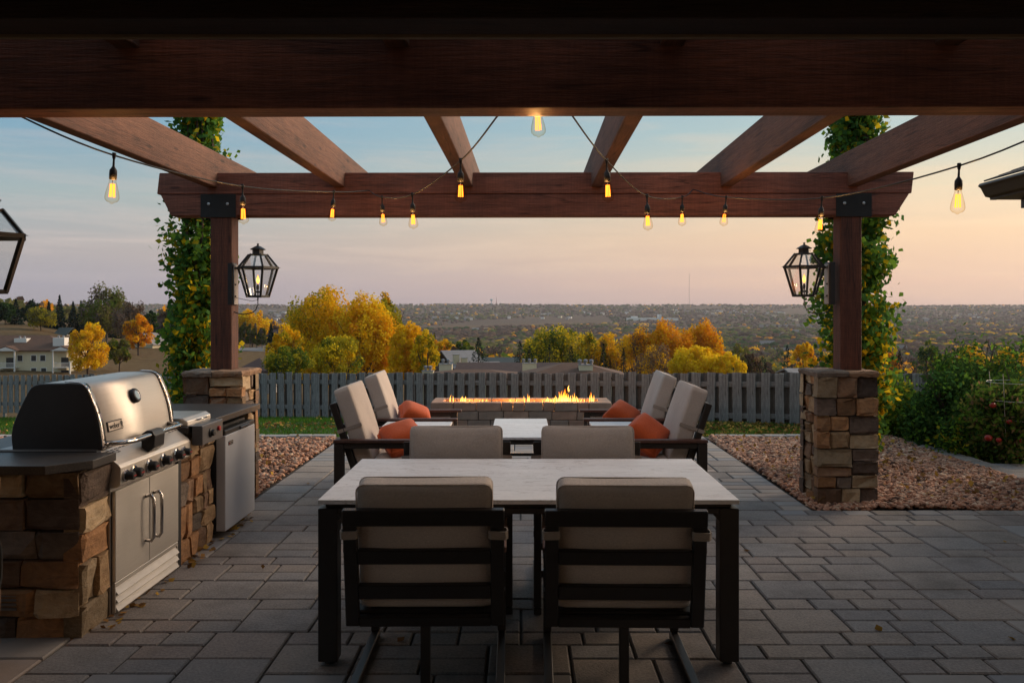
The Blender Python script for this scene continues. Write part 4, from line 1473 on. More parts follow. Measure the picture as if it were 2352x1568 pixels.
def tumbled(w, d, h, rnd):
    b = MB().box(0.003, w - .003, 0, d, 0.0025, h - .0025)
    me = b.mesh('block', 0.012, 2)
    for v in me.vertices:
        v.co += Vector((rnd.uniform(-.0025, .0025), rnd.uniform(-.004, .002), rnd.uniform(-.0025, .0025)))
    me.materials.append(M['block'])
    return me


def build_fire_pit():
    x0, x1, y0, y1 = -1.22, 1.23, 11.5, 12.18
    cx, cy = (x0 + x1) / 2, (y0 + y1) / 2
    t = thing('fire_pit', 'long burning fire pit of tumbled brown concrete blocks', 'fire pit', (cx, cy, 0))
    rnd = random.Random(21)
    w, d = x1 - x0, y1 - y0
    wt = .165; ch = .12
    MB().box(-w / 2 + wt + .005, w / 2 - wt - .005, -d / 2 + wt + .005, d / 2 - wt - .005, 0, .25).build('burner_tray', M['mortar'], t)
    for c in range(3):
        z = c * ch
        for s in (-1, 1):
            u = -w / 2
            while u < w / 2 - 1e-6:
                bw = rnd.choice([.155, .25, .31, .34])
                if w / 2 - u - bw < .13: bw = w / 2 - u
                me = tumbled(bw, wt, ch, rnd)
                y = -d / 2 if s < 0 else d / 2 - wt
                link('block', me, None, t, (u, y + rnd.uniform(-.004, .004), z))
                u += bw
            v = -d / 2 + wt + .001
            while v < d / 2 - wt - 1e-3:
                bw = rnd.choice([.155, .2])
                if d / 2 - wt - v - bw < .1: bw = d / 2 - wt - v - .001
                me = tumbled(bw, wt, ch, rnd)
                link('block', me, None, t, (-w / 2 + wt if s < 0 else w / 2, v, z), (0, 0, math.pi / 2))
                v += bw
    # broken fire glass
    n = 900
    gx = RNG.uniform(-w / 2 + wt + .03, w / 2 - wt - .03, n); gy = RNG.uniform(-d / 2 + wt + .03, d / 2 - wt - .03, n)
    V = []; F = []
    for k in range(n):
        p = Vector((gx[k], gy[k], .258 + rnd.uniform(0, .02)))
        q = [p + Vector((rnd.uniform(-.016, .016), rnd.uniform(-.016, .016), rnd.uniform(-.012, .014))) for _ in range(4)]
        b0 = len(V); V += q; F += [(b0, b0 + 1, b0 + 2), (b0, b0 + 3, b0 + 1), (b0, b0 + 2, b0 + 3), (b0 + 1, b0 + 3, b0 + 2)]
    o = link('fire_glass', mesh_np('fire_glass', np.array([v[:] for v in V]), np.array(F), [simple('dark_fire_glass', (.05, .035, .03, 1), .25, .3)]), None, t)
    tag(o, kind='stuff')
    fm = flame_mat('fire_flame', 2.8, -.02, .2)
    k = .001176
    def tongue(b, bx, by, hh, r, lean, ph, z0=0.0):
        pts = []; rs = []
        m = 9
        for i in range(m):
            f = i / (m - 1)
            pts.append(Vector((bx + lean * f * f + .22 * r * math.sin(f * 6 + ph) * (1 + f), by + .2 * r * math.cos(f * 5 + ph), z0 + hh * f)))
            rs.append(max(.0008, r * (math.sin(min(1, f * 2.2 + .35) * math.pi / 2)) * (1 - f) ** .75))
        b.tube(pts, rs, 8)
    FL = [(325, 100, 42, 2), (465, 72, 60, 4), (520, 40, 40, 2), (590, 22, 30, 2), (670, 25, 28, 2), (705, 45, 36, 2), (745, 18, 26, 1), (1020, 35, 26, 1), (1075, 42, 22, 1), (1215, 92, 44, 3),
          (1390, 30, 24, 1), (1460, 55, 55, 3), (1560, 70, 60, 3), (1630, 150, 75, 5), (1690, 95, 70, 4), (1785, 105, 50, 3), (1855, 45, 45, 2), (1970, 112, 52, 3),
          (830, 14, 24, 1), (1300, 16, 26, 1)]
    for zx, hh, ww, m in FL:
        X = (974 + zx * .1953 - VPX) * 11.8 / FPX - cx
        b = MB()
        for j in range(m):
            f = 0 if m == 1 else (j / (m - 1) - .5)
            h2 = hh * k * (1.0 - .55 * abs(f) * rnd.uniform(.7, 1.4)) + .075
            tongue(b, f * ww * k * 1.1, rnd.uniform(-.02, .02), h2, ww * k * rnd.uniform(.26, .38) / (1 + .12 * m), rnd.uniform(-.03, .03), rnd.uniform(0, 6))
        o = b.build('flame', fm, t, smooth=True, loc=(X, rnd.uniform(-.05, .02), .262))
    b = MB(); tongue(b, 0, 0, .085, .014, .006, 1.0)
    b.build('flame', fm, t, smooth=True, loc=((974 + 1700 * .1953 - VPX) * 11.8 / FPX - cx, 0, .475))
    for X in (-.72, -.1, .42, .75):
        ld = bpy.data.lights.new('fire_light', 'POINT'); ld.energy = 8.0; ld.color = (1, .38, .08); ld.shadow_soft_size = .06
        lo = bpy.data.objects.new('fire_light', ld); COL.objects.link(lo); lo.location = (X, 11.84, .40)


build_fire_pit()


# ------------------------------------------------------------------ outdoor kitchen
def build_island():
    ox, oy = -2.5, 5.4
    t = thing('kitchen_island', 'ledgestone outdoor kitchen island with dark granite counter', 'kitchen island', (ox, oy, 0))
    rnd = random.Random(4)
    core = MB()
    def B(x0, x1, y0, y1, z0, z1): core.box(x0 - ox, x1 - ox, y0 - oy, y1 - oy, z0, z1)
    B(-2.9, -2.17, 4.17, 4.405, -.05, .80); B(-2.9, -2.70, 4.405, 5.30, -.05, .80)
    B(-2.9, -2.17, 5.30, 5.90, -.05, .80); B(-2.9, -2.72, 5.90, 6.63, -.05, .80); B(-2.9, -2.17, 6.63, 6.70, -.05, .80)
    core.build('core', M['mortar'], t)
    kw = dict(wmin=.1, wmax=.26, hmin=.1, hmax=.2)
    # front faces towards the patio, near end face
    stone_face(t, (-2.165 - ox, 4.13 - oy, -.02), (0, 1, 0), (0, 0, 1), (1, 0, 0), .285, .82, rnd, .14, .3, .11, .2)
    stone_face(t, (-2.165 - ox, 5.30 - oy, -.02), (0, 1, 0), (0, 0, 1), (1, 0, 0), .605, .82, rnd, .1, .24, .11, .22, weights=[.26, .12, .2, .08, .02, .3, 0])
    stone_face(t, (-2.165 - ox, 6.635 - oy, -.02), (0, 1, 0), (0, 0, 1), (1, 0, 0), .09, .82, rnd, .09, .1, .11, .2)
    stone_face(t, (-2.9 - ox, 4.165 - oy, -.02), (1, 0, 0), (0, 0, 1), (0, -1, 0), .765, .82, rnd, .17, .34, .12, .2, weights=[.08, .3, .2, .12, .22, .08, 0])
    stone_face(t, (-2.9 - ox, 6.70 - oy, -.02), (1, 0, 0), (0, 0, 1), (0, 1, 0), .765, .82, rnd, .17, .34, .12, .2)
    zt, zb = .855, .812
    def slab(poly, name='countertop'):
        MB().prism([(x - ox, y - oy) for x, y in poly], 'z', zb, zt).build(name, M['counter'], t, 0.004, 2)
    slab([(-2.98, 4.0), (-2.23, 4.0), (-2.085, 4.16), (-2.085, 4.40), (-2.98, 4.40)])
    slab([(-2.98, 4.402), (-2.72, 4.402), (-2.72, 5.338), (-2.98, 5.338)])
    slab([(-2.98, 5.34), (-2.085, 5.34), (-2.055, 6.73), (-2.98, 6.73)])
    # small louvred grille low in the near face
    for x in (-2.86, -2.62):
        g = MB()
        for k in range(4): g.box(x - ox, x - ox + .19, 4.108 - oy, 4.122 - oy, .14 + k * .022, .152 + k * .022)
        g.build('vent_grille', M['steel_dark'], t)


build_island()

M['white_louver'] = simple('pale_louver_steel', (0.62, 0.59, 0.54, 1), 0.45, 0.1, 10)
M['hood_cap'] = simple('charcoal_enamel_end', (0.02, 0.019, 0.02, 1), 0.42, 0.2, 20)
M['red'] = simple('red_knob_mark', (0.35, 0.01, 0.01, 1), 0.4, 0.1)
M['badge_face'] = simple('badge_silver', (0.5, 0.44, 0.38, 1), 0.35, 0.1, metal=0.6)
M['dial'] = simple('thermometer_dial', (0.36, 0.38, 0.38, 1), 0.3, 0.1)


def text_mesh(txt, size, name):
    c = bpy.data.curves.new(name, 'FONT'); c.body = txt; c.size = size; c.extrude = .0008
    c.align_x = 'CENTER'; c.align_y = 'CENTER'; c.resolution_u = 3
    o = bpy.data.objects.new('tmp_text', c); COL.objects.link(o)
    dg = bpy.context.evaluated_depsgraph_get()
    me = bpy.data.meshes.new_from_object(o.evaluated_get(dg))
    bpy.data.objects.remove(o)
    me.name = name
    return me


def build_grill():
    ox, oy = -2.42, 4.87
    t = thing('gas_grill', 'stainless built-in gas grill with closed hood and black knobs', 'grill', (ox, oy, 0))
    St, Bk = M['steel'], M['black_matte']
    def X(x): return x - ox
    def Y(y): return y - oy
    pr = [(-2.634, .862), (-2.634, .98), (-2.56, 1.15), (-2.515, 1.198), (-2.42, 1.206), (-2.31, 1.204), (-2.265, 1.188), (-2.235, 1.13), (-2.205, 1.05), (-2.185, .97), (-2.17, .862)]
    cur = catmull([Vector((a, 0, b)) for a, b in pr], 4)
    prof = [(X(p.x), p.z) for p in cur]
    # hood skin between the two end castings
    h = MB(); n = len(prof)
    V = [(a, Y(4.46), b) for a, b in prof] + [(a, Y(5.29), b) for a, b in prof]
    h.add(V, [(i, i + 1, n + i + 1, n + i) for i in range(n - 1)])
    hood = h.build('hood', St, t, smooth=True)
    md = hood.modifiers.new('s', 'SOLIDIFY'); md.thickness = .004; md.offset = -1
    for a, b in ((4.42, 4.459), (5.291, 5.33)):
        MB().prism(prof, 'y', Y(a), Y(b)).build('hood_end', M['hood_cap'], t, 0.004)
        # bright rim strip with rivets along the front edge
        k0 = 18
        sub = prof[k0:]
        r = MB(); m = len(sub)
        def off(i):
            p = Vector(sub[i]); q = Vector(sub[min(i + 1, m - 1)]) - Vector(sub[max(i - 1, 0)])
            nn = Vector((-q.y, q.x)).normalized()
            if nn.x < 0 and nn.y < 0: nn = -nn
            if nn.x < 0 and abs(nn.y) < .3: nn = -nn
            return p + nn * .005
        V = []
        for i in range(m):
            p = off(i)
            V += [(p.x, Y(a) - .001, p.y), (p.x, Y(b) + .001, p.y)]
        r.add(V, [(2 * i, 2 * i + 1, 2 * i + 3, 2 * i + 2) for i in range(m - 1)])
        rim = r.build('rim_strip', M['chrome'], t, smooth=True)
        md = rim.modifiers.new('s', 'SOLIDIFY'); md.thickness = .005
        for i in (3, 8, 14, 20):
            if i < m:
                p = off(i)
                MB().lathe([(.006, 0), (.005, .004), (0, .006)], 8, Matrix.Translation((p.x + .003, Y((a + b) / 2), p.y)) @ Matrix.Rotation(math.pi / 2, 4, 'Y')).build('rivet', M['black_matte'], rim)
    # thermometer
    def on_front(y, z):
        best = min(range(n - 1), key=lambda i: abs(prof[i][1] - z) - 10 * (prof[i][0] > X(-2.3)))
        p = prof[best]; q = prof[best + 1]; tv = Vector((q[0] - p[0], 0, q[1] - p[1])).normalized()
        nn = Vector((-tv.z, 0, tv.x)); nn = nn if nn.x > 0 else -nn
        return Vector((p[0], Y(y), z)), nn
    p, nn = on_front(4.885, 1.095)
    MX = Matrix.Translation(p) @ nn.to_track_quat('Z', 'Y').to_matrix().to_4x4()
    th = MB().lathe([(.034, -.01), (.042, .0), (.043, .016), (.038, .026), (.030, .028), (.029, .024)], 24, MX).build('thermometer', Bk, t, smooth=True)
    MB().lathe([(.031, .0255), (.028, .029), (.026, .027)], 24, MX).build('bezel', M['chrome'], th)
    MB().lathe([(.027, .0255), (0.0, .0262)], 24, MX).build('dial', M['dial'], th)
    p, nn = on_front(4.587, .968)
    ez = nn; ex = Vector((0, 1, 0)); ey = ez.cross(ex)
    MX = Matrix(((ex.x, ey.x, ez.x, p.x), (ex.y, ey.y, ez.y, p.y), (ex.z, ey.z, ez.z, p.z), (0, 0, 0, 1)))
    bd = MB().box(-.085, .085, -.027, .027, -.004, .008, M=MX).build('badge', Bk, t, 0.003)
    MB().box(-.079, .079, -.022, .022, .0085, .0095, M=MX).build('badge_face', M['badge_face'], bd)
    tm = text_mesh('weber', .046, 'badge_letters')
    o = link('badge_letters', tm, M['black_matte'], bd)
    o.matrix_local = MX @ Matrix.Translation((-.017, -.001, .0105)) @ Matrix.Diagonal((.95, .95, 1, 1))
    ik = MB().lathe([(.0, -.0), (.013, .001)], 14, MX @ Matrix.Translation((.062, .005, .0105)))
    ik.tube([MX @ Vector((.057, -.004, .0108)), MX @ Vector((.051, -.019, .0108))], .0016, 5).tube([MX @ Vector((.067, -.004, .0108)), MX @ Vector((.073, -.019, .0108))], .0016, 5)
    ik.build('badge_emblem', M['black_matte'], bd)
    # handle with its lamp pod
    hz, hx = .888, X(-2.072)
    pts = [(X(-2.185), Y(4.47), .888), (hx - .05, Y(4.475), hz), (hx - .012, Y(4.53), hz), (hx, Y(4.60), hz), (hx, Y(5.15), hz), (hx - .008, Y(5.21), hz), (hx - .045, Y(5.255), hz), (X(-2.185), Y(5.26), .888)]
    hd = MB().tube([Vector(q) for q in pts], .0155, 12).build('hood_handle', M['chrome'], t, smooth=True)
    pod = MB().prism([(hx - .05, .80), (hx - .005, .795), (hx + .024, .82), (hx + .028, .885), (hx + .012, .912), (hx - .02, .915), (hx - .05, .895)], 'y', Y(4.77), Y(4.905)).build('handle_lamp', M['hood_cap'], hd, 0.006, 2)
    # control panel
    cp = [(X(-2.19), .858), (X(-2.17), .86), (X(-2.076), .788), (X(-2.064), .772), (X(-2.066), .682), (X(-2.085), .668), (X(-2.19), .668)]
    pan = MB().prism(cp, 'y', Y(4.405), Y(5.335)).build('control_panel', St, t, 0.004, 2)
    dvec = Vector((X(-2.076) - X(-2.17), 0, .788 - .86)).normalized(); nv = Vector((-dvec.z, 0, dvec.x)); nv = nv if nv.z > 0 else -nv
    sl = MB()
    for row in range(3):
        base = Vector((X(-2.165), 0, .858)) + dvec * (.010 + row * .012) + nv * .0008
        y = 4.43
        while y < 5.31:
            if row == 0 or (row < 3 and (y < 4.56 or (row < 2 and y > 5.16))):
                a = base + Vector((0, Y(y), 0)); b = a + dvec * .0055
                sl.add([a, a + Vector((0, .034, 0)), b + Vector((0, .034, 0)), b], [(0, 1, 2, 3)])
            y += .045
    sl.build('vent_slots', M['black_matte'], pan)
    for y, r in ((4.455, .024), (4.548, .028), (4.735, .028), (4.92, .028), (5.105, .028), (5.215, .024)):
        MX = Matrix.Translation((X(-2.0655), Y(y), .724)) @ Matrix.Rotation(math.pi / 2, 4, 'Y')
        kn = MB().lathe([(r * 1.25, 0), (r * 1.25, .006), (r * 1.05, .010), (r, .012), (r * .93, .044), (r * .8, .050), (0, .051)], 18, MX).build('knob', Bk, pan, smooth=False)
        MB().lathe([(r * 1.36, .0005), (r * 1.36, .008), (r * 1.2, .012), (r * 1.02, .0125)], 18, MX).build('knob_ring', M['chrome'], kn)
        MB().box(-.003, .003, -r * .5, r * .75, .0515, .053, M=MX).build('knob_mark', M['red'], kn)
    # cabinet
    MB().box(X(-2.70), X(-2.125), Y(4.412), Y(5.328), .0, .667).build('cabinet', M['steel_dark'], t)
    for a, b in ((4.432, 4.836), (4.840, 5.246)):
        MB().box(X(-2.124), X(-2.104), Y(a), Y(b), .172, .645).build('door', St, t, 0.003)
    for y in (4.785, 4.89):
        MB().tube([(X(-2.103), Y(y), .30), (X(-2.072), Y(y), .293), (X(-2.058), Y(y), .315), (X(-2.056), Y(y), .43), (X(-2.058), Y(y), .53), (X(-2.072), Y(y), .552), (X(-2.103), Y(y), .545)], .0095, 10).build('door_handle', M['chrome'], t, smooth=True)
    MB().box(X(-2.13), X(-2.108), Y(5.25), Y(5.30), .0, .664).build('side_trim', Bk, t, 0.002)
    MB().box(X(-2.124), X(-2.106), Y(4.432), Y(5.246), .145, .169).box(X(-2.124), X(-2.106), Y(4.432), Y(4.442), .012, .145).box(X(-2.124), X(-2.106), Y(5.236), Y(5.246), .012, .145).build('vent_frame', St, t, 0.002)
    for k in range(3):
        z = .018 + k * .042
        MB().prism([(X(-2.118), z + .036), (X(-2.095), z + .004), (X(-2.095), z), (X(-2.118), z + .03)], 'y', Y(4.443), Y(5.235)).build('louver', M['white_louver'], t)
    # raised rear deck and the tan tool holder at its near end
    MB().box(X(-2.70), X(-2.19), Y(4.405), Y(5.335), .857, .866).build('deck', M['steel_dark'], t)


build_grill()


M['box_grey'] = simple('dark_grey_control_box', (0.10, 0.095, 0.095, 1), 0.4, 0.1)


def build_burner():
    ox, oy = -2.3, 5.58
    t = thing('side_burner', 'drop-in side burner with flat steel lid and control box', 'burner', (ox, oy, .856))
    MB().prism([(-.25, 0), (.2, 0), (.2, .03), (.17, .052), (-.25, .052)], 'y', -.2, .2).build('lid', M['steel'], t, 0.004)
    MB().tube([(.203, -.06, .026), (.225, -.055, .03), (.225, .055, .03), (.203, .06, .026)], .006, 8).build('lid_handle', M['chrome'], t, smooth=True)
    MB().box(.205, .298, -.215, .15, -.0005, .006).build('front_lip', M['steel_dark'], t, 0.002)
    bx = MB().box(.232, .30, -.215, .15, -.118, -.001).build('control_box', M['box_grey'], t, 0.004)
    MX = Matrix.Translation((.3005, -.08, -.055)) @ Matrix.Rotation(math.pi / 2, 4, 'Y')
    MB().lathe([(.03, 0), (.03, .006), (.022, .010), (.02, .028), (0, .03)], 16, MX).build('knob', M['black_matte'], bx)
    MX = Matrix.Translation((.3005, .06, -.045)) @ Matrix.Rotation(math.pi / 2, 4, 'Y')
    MB().lathe([(.016, 0), (.016, .014), (0, .016)], 14, MX).build('igniter_button', M['red'], bx)


build_burner()


def build_fridge():
    ox, oy = -2.38, 6.265
    t = thing('mini_fridge', 'grey undercounter fridge with black top at the end of the island', 'fridge', (ox, oy, 0))
    body = MB().box(-.33, .255, -.325, .33, .03, .745).build('body', M['black_matte'], t, 0.004)
    M['fridge'] = simple('grey_fridge_door', (0.46, 0.48, 0.51, 1), 0.38, 0.06, 3)
    MB().box(.258, .325, -.325, .33, .05, .715).build('door', M['fridge'], t, 0.008, 3)
    tp = MB().box(.257, .322, -.322, .327, .7165, .752).build('door_top', M['black_matte'], t, 0.006)
    MB().box(.27, .334, -.02, .19, .72, .742).build('grip', M['hood_cap'], tp, 0.006)
    MB().box(-.33, .25, -.32, .325, .7455, .768).build('top', M['black_matte'], t, 0.004)
    bd = MB().box(.3252, .328, -.265, -.175, .64, .668).build('badge', M['hood_cap'], t)
    MB().box(.3281, .3286, -.258, -.182, .658, .664).box(.3281, .3286, -.245, -.19, .647, .652).build('badge_print', M['badge_face'], bd)
    MB().box(.3281, .3287, -.262, -.248, .645, .655).build('badge_mark', M['red'], bd)
    for s in (-.28, .28):
        MB().lathe([(.02, 0), (.02, .03)], 8, Matrix.Translation((.2, s, 0))).lathe([(.02, 0), (.02, .03)], 8, Matrix.Translation((-.25, s, 0))).build('foot', M['black_matte'], t)


build_fridge()


def build_hose():
    pts = []
    for k in range(40):
        a = k / 39 * 2 * math.pi * 2.2
        pts.append(Vector((-2.325 + .006 * math.sin(a * 1.7), 3.70 + .11 * math.sin(a), .46 + .17 * math.cos(a) - .02 * (k / 39))))
    o = MB().tube(pts, .008, 6).build('garden_hose', M['cable'], None, smooth=True)
    tag(o, 'coil of black hose hung on the shaded stone pillar', 'hose')


build_hose()


# ------------------------------------------------------------------ plants
LEAF = {
    'yellow': leaf_mat('leaf_yellow', (0.86, 0.58, 0.025, 1)), 'gold': leaf_mat('leaf_gold', (0.82, 0.46, 0.016, 1)),
    'orange': leaf_mat('leaf_orange', (0.76, 0.34, 0.016, 1)), 'ygreen': leaf_mat('leaf_yellow_green', (0.36, 0.32, 0.025, 1)),
    'green': leaf_mat('leaf_green', (0.11, 0.165, 0.025, 1)), 'dgreen': leaf_mat('leaf_dark_green', (0.045, 0.09, 0.025, 1)),
    'olive': leaf_mat('leaf_olive', (0.17, 0.165, 0.05, 1)), 'tan': leaf_mat('leaf_tan', (0.22, 0.14, 0.075, 1)),
    'grey': leaf_mat('twig_grey', (0.15, 0.115, 0.095, 1), 0.1), 'brown': leaf_mat('twig_brown', (0.10, 0.062, 0.045, 1), 0.1),
    'spruce': leaf_mat('needle_spruce', (0.016, 0.032, 0.022, 1), 0.1), 'blue': leaf_mat('needle_blue_green', (0.022, 0.04, 0.032, 1), 0.1),
    'ivy': leaf_mat('leaf_aspen_green', (0.14, 0.27, 0.035, 1), 0.5), 'ivyd': leaf_mat('leaf_aspen_dark', (0.075, 0.175, 0.045, 1), 0.45),
    'tomato': leaf_mat('leaf_tomato', (0.11, 0.2, 0.03, 1), 0.4),
}
M['bark'] = simple('brown_bark', (0.065, 0.045, 0.034, 1), 0.95, 0.35, 10, 0.6, 40)
M['barkg'] = simple('grey_bark', (0.16, 0.135, 0.11, 1), 0.95, 0.3, 10, 0.6, 40)


def limbs(b, h, cr, n, rnd, r0, lo=.15):
    b.tube([Vector((0, 0, -.3)), Vector((rnd.uniform(-.02, .02) * h, rnd.uniform(-.02, .02) * h, h * .35)), Vector((rnd.uniform(-.04, .04) * h, 0, h * .75))], [r0, r0 * .7, r0 * .15], 7)
    for k in range(n):
        a = rnd.uniform(0, 2 * math.pi); z0 = h * rnd.uniform(lo, .5)
        q = cr * rnd.uniform(.45, .9); z1 = z0 + h * rnd.uniform(.2, .42)
        c, s = math.cos(a), math.sin(a)
        p0 = Vector((0, 0, z0)); p2 = Vector((c * q, s * q, z1)); p1 = p0.lerp(p2, .45) + Vector((0, 0, -.04 * h))
        b.tube([p0, p1, p2], [r0 * .42, r0 * .28, r0 * .08], 5)
        for j in range(2):
            a2 = a + rnd.uniform(-.8, .8); q2 = cr * rnd.uniform(.2, .4)
            b.tube([p1, p1 + Vector((math.cos(a2) * q2, math.sin(a2) * q2, h * rnd.uniform(.08, .2)))], [r0 * .2, r0 * .05], 4)


def crown(name, h, cr, n, leaf, pal, rng, z0=.2, upright=1.0, nclump=34, fill=.55, sizes=None):
    """leaf clumps spread through an uneven crown volume"""
    keys = list(pal.keys()); w = np.array([pal[k] for k in keys]); w = w / w.sum()
    nclump = int(nclump * 1.7)
    C = []
    while len(C) < nclump:
        p = rng.uniform(-1, 1, 3)
        q = np.linalg.norm(p)
        if q > 1 or q < fill * rng.uniform(0, 1): continue
        C.append(p)
    C = np.array(C)
    zc = h * (z0 + (1 - z0) / 2); zr = h * (1 - z0) / 2
    C = C * np.array([cr * .82, cr * .82, zr * .84]) + np.array([0, 0, zc])
    # pear-shaped: narrower at the top
    f = 1 - .2 * np.clip((C[:, 2] - zc) / zr, -.4, 1)
    C[:, :2] *= f[:, None]
    cl = rng.choice(len(keys), nclump, p=w)
    cs = rng.uniform(.12, .27, nclump) * cr
    i = rng.integers(0, nclump, n)
    d = rng.normal(size=(n, 3)); d /= np.linalg.norm(d, axis=1)[:, None]
    rad = rng.uniform(.25, 1, n) ** .6
    pos = C[i] + d * (cs[i] * rad)[:, None] * np.array([1, 1, 1.1 * upright])
    mi = np.where(rng.uniform(size=n) < .72, cl[i], rng.choice(len(keys), n, p=w))
    V, F = leaf_quads(pos, leaf)
    return mesh_np(name, V, F, [LEAF[k] for k in keys], mi)


def spruce_mesh(name, h, r, n, leaf, rng, key='spruce'):
    t = rng.uniform(0, 1, n) ** 1.35
    layer = np.round(t * 13) / 13 * .6 + t * .4
    a = rng.uniform(0, 2 * np.pi, n)
    br = np.sin(a * 5 + np.round(t * 13) * 2.1) * .18 + .9
    rr = r * (1 - layer) * br * np.sqrt(rng.uniform(.15, 1, n)) + .02 * r
    z = h * (.06 + .94 * t) - rr * .28
    pos = np.stack([np.cos(a) * rr, np.sin(a) * rr, z], -1)
    V, F = leaf_quads(pos, leaf * (1.15 - .5 * t), .45, 1.5, .25)
    mi = (rng.uniform(size=n) < .3).astype(int)
    return mesh_np(name, V, F, [LEAF[key], LEAF['blue' if key == 'spruce' else 'dgreen']], mi)


TREE_SEED = [100]


def tree(label, px, ytop, d, wpx, pal, n=2500, leafpx=4.6, z0=.2, upright=1.0, nclump=34, name='deciduous_tree', group=None, bark='bark', nl=8):
    TREE_SEED[0] += 1
    rng = np.random.default_rng(TREE_SEED[0]); rnd = random.Random(TREE_SEED[0])
    x = (px - VPX) * d / FPX
    g = tz(x, d)
    top = CAMH - (ytop - VPY) * d / FPX
    h = max(top - g, 2.0); cr = wpx * d / FPX / 2
    t = thing(name, label, 'tree', (x, d, g), 0, group)
    zv = (CAMH - (850 - VPY) * d / FPX - g) / h
    z0 = max(z0, min(.6, zv - .15))
    b = MB(); limbs(b, h, cr, nl, rnd, max(.12, h * .022), lo=.12 + z0 * .3)
    b.build('trunk', M[bark], t)
    link('crown', crown('crown', h, cr, int(n * 1.9), leafpx * d / FPX, pal, rng, z0, upright, nclump), None, t)
    return t


def spruce(label, px, ytop, d, wpx, n=900, leafpx=6.0, key='spruce', group=None):
    TREE_SEED[0] += 1
    rng = np.random.default_rng(TREE_SEED[0])
    x = (px - VPX) * d / FPX
    g = tz(x, d); top = CAMH - (ytop - VPY) * d / FPX
    h = max(top - g, 2.0); r = wpx * d / FPX / 2
    r /= max(.4, 1 - max(0, (CAMH - (846 - VPY) * d / FPX - g) / h))
    t = thing('spruce_tree', label, 'tree', (x, d, g), 0, group)
    MB().tube([(0, 0, -.3), (0, 0, h * .95)], [h * .018, h * .003], 6).build('trunk', M['bark'], t)
    link('crown', spruce_mesh('crown', h, r, n, leafpx * d / FPX, rng, key), None, t)
    return t


# young columnar aspens behind the two posts
def aspen(label, cx, cy, prof, n, seed):
    rng = np.random.default_rng(seed); rnd = random.Random(seed)
    t = thing('columnar_aspen', label, 'tree', (cx, cy, -.04))
    b = MB()
    for k in range(8):
        a = rnd.uniform(0, 6.28)
        b.tube([Vector((.04 * math.cos(a), .04 * math.sin(a), 0)), Vector((.12 * math.cos(a), .12 * math.sin(a), 1.5)), Vector((.16 * math.cos(a + .4), .16 * math.sin(a + .4), 3.0)), Vector((.1 * math.cos(a), .1 * math.sin(a), 4.4))], [.022, .017, .011, .004], 6)
    b.build('trunk', M['bark'], t, smooth=True)
    zs = np.array([p[0] for p in prof]); rs = np.array([p[1] for p in prof])
    z = rng.uniform(zs[0], zs[-1], n)
    # sprigs: leaves gather on short upward shoots
    ns = 600
    sz = rng.uniform(zs[0], zs[-1], ns); sa = rng.uniform(0, 2 * np.pi, ns)
    sr = np.interp(sz, zs, rs) * rng.uniform(.3, 1.14, ns) ** .75
    i = rng.integers(0, ns, n)
    f = rng.uniform(0, 1, n)
    r = sr[i] * (.35 + .65 * f) + rng.normal(0, .035, n)
    a = sa[i] + rng.normal(0, .12, n) / (r + .1)
    zz = sz[i] + f * .22 - .1 + rng.normal(0, .05, n)
    pos = np.stack([r * np.cos(a), r * np.sin(a), zz], -1)
    V, F = leaf_quads(pos, .06, 1.0, .95, .5)
    keys = ['ivyd', 'ivy', 'ygreen', 'yellow', 'gold']
    ywt = np.clip(.035 + .2 * np.exp(-((zz - 1.0) / .7) ** 2) + .12 * (1 - f), 0, .6)
    u = rng.uniform(size=n); syellow = (np.sin(sa[i] * 2 + sz[i] * 3) + 1) / 2
    yl = u < ywt * (0.4 + 1.2 * syellow)
    mi = np.where(yl, rng.choice([2, 3, 4], n, p=[.35, .4, .25]), rng.choice([0, 1, 2], n, p=[.55, .37, .08]))
    link('crown', mesh_np('crown', V, F, [LEAF[k] for k in keys], mi), None, t)


aspen('columnar green and yellow aspen behind the post by the grill', -3.30, 8.75, [(.12, .22), (.6, .34), (1.2, .37), (2.0, .36), (2.7, .33), (3.3, .27), (3.9, .24), (4.5, .12)], 17000, 5)
aspen('columnar green and yellow aspen behind the post by the garden bushes', 3.40, 8.7, [(.12, .25), (.6, .38), (1.2, .44), (1.7, .52), (2.1, .42), (2.7, .36), (3.3, .30), (3.9, .26), (4.5, .12)], 20000, 6)


